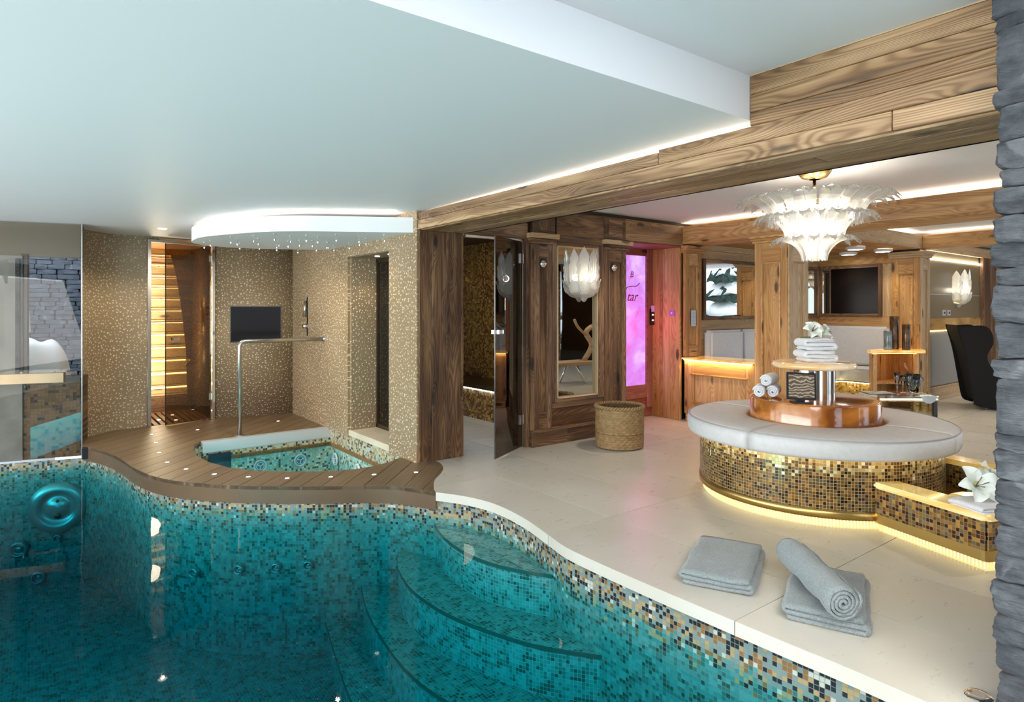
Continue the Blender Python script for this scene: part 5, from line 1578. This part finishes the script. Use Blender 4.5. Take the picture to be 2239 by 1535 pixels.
# -------- leaf glass
def leaf_mesh(name, prof, w0, w1, wt, ribs_=7, lobes=True, acan=0.):
    """leaf along a profile (r,z); local x is radial, y tangential"""
    ns = 44 if acan else 18; nw_ = 14
    pr = spline(prof, 6); m_ = len(pr)
    vs = []; fs = []
    for i in range(ns + 1):
        t_ = i / ns; f = t_ * (m_ - 1); k = min(int(f), m_ - 2); s = f - k
        r = pr[k][0] + (pr[k + 1][0] - pr[k][0]) * s; z = pr[k][1] + (pr[k + 1][1] - pr[k][1]) * s
        dr_, dz_ = pr[k + 1][0] - pr[k][0], pr[k + 1][1] - pr[k][1]; L_ = math.hypot(dr_, dz_)
        dr_, dz_ = dr_ / L_, dz_ / L_
        wd = w0 + (w1 - w0) * min(1, t_ / .6) if t_ < .6 else w1 + (wt - w1) * ((t_ - .6) / .4) ** 1.5
        for j in range(nw_ + 1):
            v = -1 + 2 * j / nw_
            rib = abs(math.sin(v * PI * ribs_ / 2)) * .006 * (.4 + t_)
            if acan: wd_ = wd * (1 + acan * math.cos(t_ * PI * 11))
            else: wd_ = wd
            back = -abs(v) ** 1.5 * (.035 * (t_ ** 2) + .012) - (.018 * (1 - abs(math.cos(v * PI * 1.5))) * max(0, t_ - .75) * 4 if lobes else 0)
            vs.append((r + dr_ * back - dz_ * -rib, v * wd_, z + dz_ * back - dr_ * rib))
    for i in range(ns):
        for j in range(nw_): b = i * (nw_ + 1) + j; fs.append((b, b + nw_ + 1, b + nw_ + 2, b + 1))
    me = bpy.data.meshes.new(name); me.from_pydata(vs, [], fs); me.update()
    me.polygons.foreach_set('use_smooth', [True] * len(me.polygons)); me.materials.append(LEAFG)
    return me
ch = thing('leaf_chandelier', 'large three-tier clear glass leaf chandelier hanging above the round bench', 'chandelier', (CX, CY, 2.475))
HX, HY = CX + .006, CY - .004
tiers = ((30, [(.325, 2.045), (.335, 2.12), (.375, 2.19), (.45, 2.235), (.53, 2.235), (.575, 2.20)], .022, .045, .030),
         (22, [(.20, 1.925), (.215, 2.0), (.265, 2.065), (.34, 2.10), (.41, 2.095), (.445, 2.055)], .018, .044, .028),
         (14, [(.085, 1.775), (.10, 1.83), (.14, 1.885), (.20, 1.92), (.275, 1.93), (.325, 1.89)], .016, .042, .026))
for n_, pr, w0, w1, wt_ in tiers:
    me = leaf_mesh('leaf', pr, w0, w1, wt_)
    for k in range(n_):
        o = bpy.data.objects.new('leaf', me); o.location = (HX, HY, 0); o.rotation_euler = (0, 0, 2 * PI * k / n_ + random.uniform(-.02, .02)); link(o, ch)
    me2 = leaf_mesh('inner_leaf', [(r * .82, z + .01 * i) for i, (r, z) in enumerate(pr)][:5], w0, w1 * .9, wt_ * .8)
    for k in range(0, n_, 1):
        if k % 2: continue
        o = bpy.data.objects.new('leaf', me2); o.location = (HX, HY, 0); o.rotation_euler = (0, 0, 2 * PI * (k + .5) / n_); link(o, ch)
for r, z in ((.33, 2.19), (.22, 2.06), (.11, 1.885)):
    tube('metal_ring', [(HX + r * math.cos(2 * PI * k / 48), HY + r * math.sin(2 * PI * k / 48), z) for k in range(48)], .005, BRASS, ch, 6, True)
lathe('ceiling_plate', [(0, 2.475), (.13, 2.475), (.12, 2.44), (.09, 2.40), (.04, 2.385)], BRASS, ch, (HX, HY, 0), 32)
tube('stem', [(HX, HY, 2.42), (HX, HY, 1.85)], .012, BRASS, ch, 10)
for k in range(4):
    a = k * PI / 2 + .4; tube('arm', [(HX, HY, 2.2), (HX + .33 * math.cos(a), HY + .33 * math.sin(a), 2.19)], .005, BRASS, ch, 6)
for z, r, p, n_ in ((2.17, .20, 4.2, 5), (2.03, .10, 3.6, 3), (1.90, .03, 3.2, 1)):
    for k in range(n_):
        a = 2 * PI * k / n_ + .3
        point('chandelier_bulb', (HX + r * math.cos(a), HY + r * math.sin(a), z), p, (1, .90, .74), .03)
        bm2 = bmesh.new(); bmesh.ops.create_icosphere(bm2, subdivisions=2, radius=.02)
        for v in bm2.verts: v.co += Vector((HX + r * math.cos(a), HY + r * math.sin(a), z - .0))
        fromb = fromb_ = fromb = fromb if False else None
        fromb = fromb if False else None
        me = bpy.data.meshes.new('bulb'); bm2.to_mesh(me); bm2.free(); me.materials.append(emit('bulb_glow', (1, .92, .8), 5)) if 'bulb_glow' not in bpy.data.materials else me.materials.append(bpy.data.materials['bulb_glow'])
        link(bpy.data.objects.new('bulb', me), ch)

# wall lamp on the mirror
def sconce(name, label, x, y, zc, s, power, bulbcol=(1, .9, .72)):
    t = thing(name, label, 'wall lamp', (x, y, zc))
    pr = [(.03, -.24), (.10, -.20), (.15, -.10), (.165, .02), (.165, .14), (.17, .26)]
    me = leaf_mesh('leaf', [(r * s, z * s) for r, z in pr], .035 * s, .082 * s, .030 * s, 9, True, .13)
    for k in range(5):
        a = PI + PI * (k + .5) / 5
        o = bpy.data.objects.new('leaf', me); o.location = (x, y, zc + (.02 if k % 2 else 0) * s); o.rotation_euler = (0, 0, a); link(o, t)
    me = leaf_mesh('lower_leaf', [(.02 * s, -.26 * s), (.09 * s, -.25 * s), (.155 * s, -.19 * s), (.185 * s, -.10 * s), (.20 * s, -.06 * s)], .02 * s, .066 * s, .03 * s, 7, True, .10)
    for k in range(5):
        a = PI + PI * (k + .5) / 5
        o = bpy.data.objects.new('lower_leaf', me); o.location = (x, y, zc); o.rotation_euler = (0, 0, a); link(o, t)
    lathe('finial', [(0, -.31 * s), (.02 * s, -.30 * s), (.045 * s, -.26 * s), (.02 * s, -.24 * s)], LEAFG, t, (x, y - .03, zc), 12)
    box('wall_plate', (x - .05 * s, y - .012, zc - .2 * s), (x + .05 * s, y, zc + .1 * s), BRASS, t, .003)
    point('sconce_bulb', (x, y - .085 * s, zc - .04 * s), power, bulbcol, .035)
    bm2 = bmesh.new(); bmesh.ops.create_icosphere(bm2, subdivisions=2, radius=.03 * s)
    for v in bm2.verts: v.co += Vector((x, y - .085 * s, zc - .04 * s))
    me = bpy.data.meshes.new('bulb'); bm2.to_mesh(me); bm2.free(); me.materials.append(bpy.data.materials['bulb_glow']); link(bpy.data.objects.new('bulb', me), t)
sconce('leaf_wall_lamp', 'glowing glass leaf wall lamp mounted on the tall mirror', 4.71, YW - .012, 1.78, 1.0, 6)
sconce('leaf_wall_lamp', 'glowing glass leaf wall lamp on the far olive wall at right', 11.85, YF, 1.74, 1.05, 9)

# -------- ceiling crystals under the soffit
stars = [(1.519, 6.497), (1.663, 6.245), (1.775, 5.978), (1.953, 6.072), (2.049, 5.905), (2.175, 5.95), (2.258, 5.7), (2.475, 5.675), (2.62, 5.841), (2.63, 5.45), (1.423, 6.925), (1.609, 6.628), (1.775, 6.501), (1.977, 6.504), (2.078, 6.534), (2.143, 6.378), (2.261, 6.341), (2.441, 6.425), (2.61, 6.652), (2.66, 6.349), (2.609, 5.971), (1.74, 7.073), (1.92, 6.995), (2.112, 7.03), (2.398, 7.199), (2.476, 6.816), (2.453, 6.416), (1.42, 7.2)]
ORD = ['first', 'second', 'third', 'fourth', 'fifth', 'sixth', 'seventh', 'eighth', 'ninth', 'tenth', 'eleventh', 'twelfth', 'thirteenth', 'fourteenth', 'fifteenth', 'sixteenth', 'seventeenth', 'eighteenth', 'nineteenth', 'twentieth', 'twenty-first', 'twenty-second', 'twenty-third', 'twenty-fourth', 'twenty-fifth', 'twenty-sixth', 'twenty-seventh', 'twenty-eighth']
def scr(p): return (.796 * p[0] - .605 * p[1]) / (.605 * p[0] + .796 * p[1])
_o = sorted(range(len(stars)), key=lambda q: scr(stars[q])); rank = {q: k for k, q in enumerate(_o)}
proto = None
for i, (x, y) in enumerate(stars):
    if proto is None:
        t = thing('crystal_pendant', 'tiny clear crystal light under the white round soffit', 'light', (x, y, 2.098), 'crystal lights under the soffit')
        lathe('ceiling_cup', [(.0, 0), (.012, 0), (.012, -.006), (0, -.008)], CHROME, t, (x, y, 2.098), 12)
        lathe('crystal', [(0, -.008), (.006, -.012), (.007, -.035), (.012, -.05), (.004, -.066), (0, -.07)], CRYSTAL, t, (x, y, 2.095), 8, smooth=False)
        lathe('light_point', [(0, -.050), (.0045, -.056), (0, -.062)], STARLIT, t, (x, y, 2.095), 6)
        proto = t
    else: t = copy_tree(proto, None, (x, y, 2.098))
    t['label'] = 'tiny crystal light under the white soffit, %s from the left' % ORD[rank[i]]

# -------- deck lights
dl = [(1.044, 7.999), (1.014, 7.482), (.968, 6.94), (.967, 6.461), (1.056, 6.086), (1.215, 5.756), (1.419, 5.492), (1.663, 5.253), (1.964, 5.077), (2.283, 4.926), (2.601, 4.777), (1.504, 7.981), (2.418, 7.991)]
DLAB = ['small recessed deck light right in front of the glass shower door'] + ['small recessed deck light, %s of the row curving round the tub from the shower door' % ORD[k] for k in range(1, 9)] + ['small recessed deck light second from the timber post', 'small recessed deck light nearest the timber post', 'small recessed deck light below the wall between door and screen', 'small recessed deck light behind the handrail in the far corner']
t = None
for i, (x, y) in enumerate(dl):
    if t is None:
        t = thing('deck_light', DLAB[0], 'light', (x, y, 0), 'recessed deck lights')
        lathe('lens', [(0, .003), (.017, .002)], LED_C, t, (x, y, 0), 16)
        lathe('trim_ring', [(.017, .0025), (.022, .003), (.024, 0)], CHROME, t, (x, y, 0), 16)
    else: t2 = copy_tree(t, None, (x, y, 0)); t2['label'] = DLAB[i]
t = thing('floor_light', 'chrome round floor fitting at the foot of the stone pillar', 'light', (2.72, .79, 0))
lathe('trim_ring', [(.02, .006), (.035, .008), (.045, 0)], CHROME, t, (2.72, .79, 0), 24); lathe('lens', [(0, .006), (.02, .006)], CRYSTAL, t, (2.72, .79, 0), 24)

# -------- tub fittings
tvs = thing('tub_television', 'dark flat screen recessed in the beaded tile wall behind the tub', 'television', (2.3, 8.58, 1))
q0 = Vector((1.82, 8.69)); q1 = Vector((2.785, 8.48)); qu = (q1 - q0).normalized()
a = Vector((2.02, 8.646)); b = Vector((2.60, 8.52))
def wq_(s0, s1, z0, z1, d, m, nm, th=.01):
    A_ = a + qu * s0; B_ = a + qu * s1; nn = Vector((qu.y, -qu.x)) * d
    A_ = A_ + nn; B_ = B_ + nn
    return quad(nm, [(A_.x, A_.y, z0), (B_.x, B_.y, z0), (B_.x, B_.y, z1), (A_.x, A_.y, z1)], m, tvs, th)
wq_(0, .60, .975, 1.425, .012, SCREEN, 'screen')
wq_(-.006, .606, .965, .977, .016, BLACK, 'frame'); wq_(-.006, .606, 1.423, 1.432, .016, BLACK, 'frame'); wq_(-.008, .0, .965, 1.432, .016, BLACK, 'frame'); wq_(.60, .608, .965, 1.432, .016, BLACK, 'frame')
hr = thing('handrail', 'brushed steel handrail rising from the steel bar and bending to the wall', 'handrail', (1.81, 7.33, 0))
pts = [(1.80, 7.32, 0), (1.80, 7.32, .98)] + [(1.80 + .06 * (1 - math.cos(k * PI / 12)), 7.32, .98 + .06 * math.sin(k * PI / 12)) for k in range(1, 7)] + [(2.78, 7.32, 1.04)]
tube('rail_tube', pts, .022, STEEL, hr, 16)
lathe('floor_flange', [(0, .012), (.05, .010), (.055, 0)], STEEL, hr, (1.80, 7.32, 0), 24)
box('wall_flange', (2.765, 7.285, .95), (2.785, 7.355, 1.13), BLACK, hr, .003)
tube('rail_collar', [(2.735, 7.32, 1.04), (2.77, 7.32, 1.04)], .030, CHROME, hr, 16)
scn = thing('shower_column', 'slim chrome hand shower column on the beaded wall right of the screen', 'shower', (2.77, 7.91, 1.3))
box('rail_plate', (2.755, 7.89, 1.05), (2.78, 7.935, 1.55), STEEL, scn, .004)
tube('hand_shower', [(2.73, 7.91, 1.50), (2.72, 7.91, 1.30)], .016, STEEL, scn, 10)
tube('valve_knob', [(2.70, 7.91, 1.18), (2.76, 7.91, 1.18)], .028, CHROME, scn, 14)
tube('valve_knob', [(2.72, 7.985, 1.32), (2.78, 7.985, 1.32)], .014, BRONZE, scn, 10); tube('valve_knob', [(2.72, 7.985, 1.42), (2.78, 7.985, 1.42)], .014, BRONZE, scn, 10)
def jet(parent, c, nrm_v, R, kind='spoke'):
    q = Vector(nrm_v).to_track_quat('Z', 'Y').to_matrix().to_4x4()
    M4 = T(*c) @ q
    def put(o): o.data.transform(M4); return o
    MW = simple('white_plastic', (.78, .84, .86), .35) if 'white_plastic' not in bpy.data.materials else bpy.data.materials['white_plastic']
    o = lathe('jet_ring', [(R * .72, .002), (R * .8, .012), (R * .97, .010), (R, 0)], MW, parent, (0, 0, 0), 28); put(o)
    ring0 = o
    o = lathe('jet_cup', [(0, .003), (R * .7, .003)], simple('jet_blue', (.12, .30, .38), .4) if 'jet_blue' not in bpy.data.materials else bpy.data.materials['jet_blue'], ring0, (0, 0, 0), 28); put(o)
    o = lathe('jet_ring', [(R * .5, .004), (R * .55, .010), (R * .62, .004)], MW, parent, (0, 0, 0), 24); put(o)
    for k in range(3):
        a_ = k * 2 * PI / 3 + .5
        o = tube('jet_spoke', [(0, 0, .008), (R * .55 * math.cos(a_), R * .55 * math.sin(a_), .008)], R * .09, MW, ring0, 6); put(o)
jets = [((1.98, 7.18, -.33), (0, -1, 0)), ((2.42, 7.18, -.33), (0, -1, 0)), ((2.755, 6.98, -.33), (-1, 0, 0)), ((2.755, 6.35, -.33), (-1, 0, 0))]
for c_, nv in jets: jet(tub, c_, nv, .072)
# main pool fittings, set in the basin wall
def gpt(px_s, z, d=.02):
    q = Vector(gp(px_s)) - nrm * d; return (q.x, q.y, z)
JM = simple('jet_steel', (.26, .32, .32), .25, .6)
def dish(parent, c, nv, R, nm):
    M4 = T(*c) @ Vector(nv).to_track_quat('Z', 'Y').to_matrix().to_4x4()
    o = lathe(nm, [(R * .0, .02), (R * .34, .02), (R * .36, .01), (R * .55, -.0), (R * .62, .03), (R * .72, .045), (R * .85, .03), (R * .98, .012), (R, 0)], JM, parent, (0, 0, 0), 48); o.data.transform(M4)
    return o
o = dish(basin, gpt(.20, -.60), -nrm.to_3d(), .255, 'counterflow_jet')
o2 = lathe('jet_hole', [(0, .03), (.028, .03), (.03, .02)], BLACK, o, (0, 0, 0), 16); M4 = T(*gpt(.20, -.68)) @ (-nrm.to_3d()).to_track_quat('Z', 'Y').to_matrix().to_4x4(); o2.data.transform(M4)
o2 = lathe('jet_hole', [(0, .03), (.012, .03), (.014, .02)], BLACK, o, (0, 0, 0), 16); o2.data.transform(T(*gpt(.20, -.53)) @ (-nrm.to_3d()).to_track_quat('Z', 'Y').to_matrix().to_4x4())
dish(basin, gpt(.52, -.97), -nrm.to_3d(), .085, 'jet_nozzle'); dish(basin, gpt(.20, -.90), -nrm.to_3d(), .04, 'jet_nozzle'); dish(basin, gpt(.36, -1.27), -nrm.to_3d(), .07, 'jet_nozzle')
def onwall(i, z):
    p = Vector(PEI[i]); q = Vector(PEI[i + 1]); t_ = (q - p).normalized(); n1 = Vector((-t_.y, t_.x)); n1 = n1 if (Vector((0, 4)) - p).dot(n1) > 0 else -n1
    return ((p + n1 * .004).to_3d() + Vector((0, 0, z)), n1.to_3d())
for i, z in ((32, -.72), (39, -.66), (42, -.64), (44, -.62)):
    c_, nv = onwall(i, z); dish(basin, c_, nv, .042, 'jet_nozzle')
t = thing('deck_socket', 'small dark round fitting on the left end of the deck fascia', 'fitting', (.42, 7.66, -.06))
M4 = T(.41, 7.70, -.06) @ Vector((-.8, -.6, 0)).to_track_quat('Z', 'Y').to_matrix().to_4x4()
o = lathe('cap', [(0, .015), (.02, .012), (.026, 0)], CHROME, t, (0, 0, 0), 16); o.data.transform(M4)
box('housing', (.385, 7.66, -.12), (.44, 7.80, -.005), BLACK, t, .004)

# -------- acrylic table with glassware
at = thing('acrylic_table', 'low clear acrylic table with thick glowing slabs beyond the round bench', 'table', (7.9, 3.1, 0))
u_ = Vector((.85, -.53)).normalized(); u_ = Vector((.80, .60)).normalized()
cen = Vector((7.84, 3.05)); e_ = Vector((.796, -.605)); f_ = Vector((.605, .796))
obox('table_top', (cen.x, cen.y, .37), e_, .66, .42, .065, ACRYL, at, .004)
obox('edge_light', (cen.x - f_.x * .205, cen.y - f_.y * .205, .385), e_, .64, .006, .02, emit('acryl_edge', (1, .95, .7), 1.6), at)
for s in (-1, 1):
    q = cen + e_ * s * .30; obox('leg', (q.x, q.y, 0), e_, .05, .40, .37, ACRYL, at, .004)
obox('lower_shelf', (cen.x, cen.y, .10), e_, .60, .38, .04, ACRYL, at, .004)
q = cen + e_ * .22 - f_.x * 0 * e_
Mt = T(q.x, q.y, .44) @ Rz(math.atan2(f_.y, f_.x))
o = lathe('curved_slot', [(.0, 0), (.085, 0)], STEEL, at, (0, 0, 0), 24, PI, 2 * PI)
o.data.transform(T(q.x - f_.x * .215, q.y - f_.y * .215, .435) @ Rz(math.atan2(e_.y, e_.x)) @ Matrix.Rotation(PI / 2, 4, 'X'))
def flute(label, x, y, h):
    t = thing('champagne_flute', label, 'glass', (x, y, .435), 'glasses on the acrylic table')
    lathe('bowl', [(.008, h * .42), (.022, h * .52), (.030, h * .8), (.034, h), (.031, h), (.027, h * .8), (.018, h * .53), (0, h * .45)], CRYSTAL, t, (x, y, .435), 20)
    lathe('stem', [(.005, .01), (.010, h * .12), (.004, h * .2), (.010, h * .3), (.006, h * .42)], CRYSTAL, t, (x, y, .435), 12, smooth=False)
    lathe('foot', [(0, .004), (.034, .003), (.036, 0)], CRYSTAL, t, (x, y, .435), 20)
q = cen + e_ * -.04 - f_ * .06; flute('leftmost crystal flute on the acrylic table', q.x, q.y, .24)
q = cen + e_ * .06 - f_ * .12; flute('twisted crystal flute in front of the ice bucket', q.x, q.y, .24)
q = cen + e_ * .10 + f_ * .06; flute('small crystal flute between the other flute and the bucket', q.x, q.y, .20)
q = cen + e_ * .19 + f_ * .02
ib_ = thing('ice_bucket', 'clear crystal ice bucket with round knob handle on the acrylic table', 'bucket', (q.x, q.y, .435))
lathe('bucket_body', [(0, .012), (.055, .01), (.072, .10), (.085, .215), (.079, .215), (.066, .10), (.045, .03), (0, .025)], CRYSTAL, ib_, (q.x, q.y, .435), 24)
for s in (-1, 1):
    bm2 = bmesh.new(); bmesh.ops.create_icosphere(bm2, subdivisions=2, radius=.024)
    for v in bm2.verts: v.co += Vector((q.x + e_.x * s * .10, q.y + e_.y * s * .10, .59))
    fromb = bpy.data.meshes.new('knob'); bm2.to_mesh(fromb); bm2.free(); fromb.materials.append(CRYSTAL); link(bpy.data.objects.new('knob', fromb), ib_)
bt = thing('dark_bottle', 'dark bottle with copper foil neck leaning in the ice bucket', 'bottle', (q.x, q.y, .47))
d_ = (Vector((0, 0, 1)) - Vector((e_.x, e_.y, 0)) * .45).normalized(); b0 = Vector((q.x + e_.x * .03, q.y + e_.y * .03, .475))
tube('bottle_body', [b0, b0 + d_ * .12, b0 + d_ * .17, b0 + d_ * .20], [.034, .034, .026, .014], simple('bottle_dark', (.01, .015, .02), .1), bt, 14)
tube('foil_neck', [b0 + d_ * .20, b0 + d_ * .33], [.015, .016], simple('copper_foil', (.42, .16, .07), .4, .5), bt, 12)
t = thing('magazine', 'open dark magazine lying on the left of the acrylic table', 'magazine', (cen.x - e_.x * .26, cen.y - e_.y * .26, .436))
q = cen - e_ * .23
obox('cover', (q.x, q.y, .436), e_, .30, .22, .008, simple('magazine_cover', (.12, .10, .08), .3, nscale=8, nvar=.5), t); obox('page', (q.x, q.y, .444), e_, .28, .20, .004, simple('magazine_page', (.55, .52, .46), .5, nscale=12, nvar=.3), t)

# -------- wing chair
wc = thing('wing_chair', 'tall black felt wing chair seen from the side at the far right', 'armchair', (10.7, 3.05, 0))
org = Vector((10.62, 3.12)); ex = Vector((.98, -.20)).normalized()
ex = Vector((.50, -.866)); ey = Vector((.866, .50))
# silhouette in screen-right (s) / height, metres; s=0 at back edge top
sil0 = [(0.02, 1.17), (.10, 1.145), (.30, 1.165), (.44, 1.16), (.53, 1.09), (.565, .96), (.545, .88), (.49, .80), (.47, .73), (.49, .66), (.56, .60), (.78, .585), (.90, .585), (.90, .06), (.62, .02), (.34, .05), (.27, .12), (.22, .34), (.12, .82), (.02, 1.12)]
sil = [(s * .76, z) for s, z in sil0]
c0 = Vector((10.60, 3.36)) - ex * .06
def chairpanel(nm, off0, th, pts, m, bev=.02):
    vs = []; n = len(pts)
    for o_ in (off0, off0 + th):
        for s, z in pts: p = c0 + ex * s + ey * o_; vs.append((p.x, p.y, z))
    bm2 = bmesh.new(); bv = [bm2.verts.new(v) for v in vs]
    bm2.faces.new(bv[:n]); bm2.faces.new(bv[n:][::-1])
    for i in range(n): bm2.faces.new([bv[i], bv[n + i], bv[n + (i + 1) % n], bv[(i + 1) % n]])
    bmesh.ops.recalc_face_normals(bm2, faces=bm2.faces[:])
    bmesh.ops.bevel(bm2, geom=[e for e in bm2.edges], offset=bev * .5, segments=2, affect='EDGES')
    return fromb2(nm, bm2, m)
def fromb2(nm, bm2, m):
    me = bpy.data.meshes.new(nm); bm2.to_mesh(me); bm2.free(); me.materials.append(m); return link(bpy.data.objects.new(nm, me), wc)
S = spline(sil, 3, True)
chairpanel('wing', -.34, .05, S, BLACKF); chairpanel('wing', .29, .05, S, BLACKF)
back = [(0.02, 1.17), (.10, 1.145), (.14, 1.10), (.20, .82), (.30, .40), (.34, .10), (.27, .10), (.22, .34), (.12, .82), (.02, 1.12)]
chairpanel('backrest', -.30, .60, back, BLACKF, .01)
chairpanel('seat', -.29, .58, [(.30, .20), (.88, .20), (.88, .40), (.28, .44)], BLACKF, .02)
for s, o_ in ((.36, -.28), (.84, -.28), (.36, .28), (.84, .28)):
    p = c0 + ex * s + ey * o_; lathe('glide', [(0, 0), (.02, 0), (.02, .05)], CHROME, wc, (p.x, p.y, 0), 10)
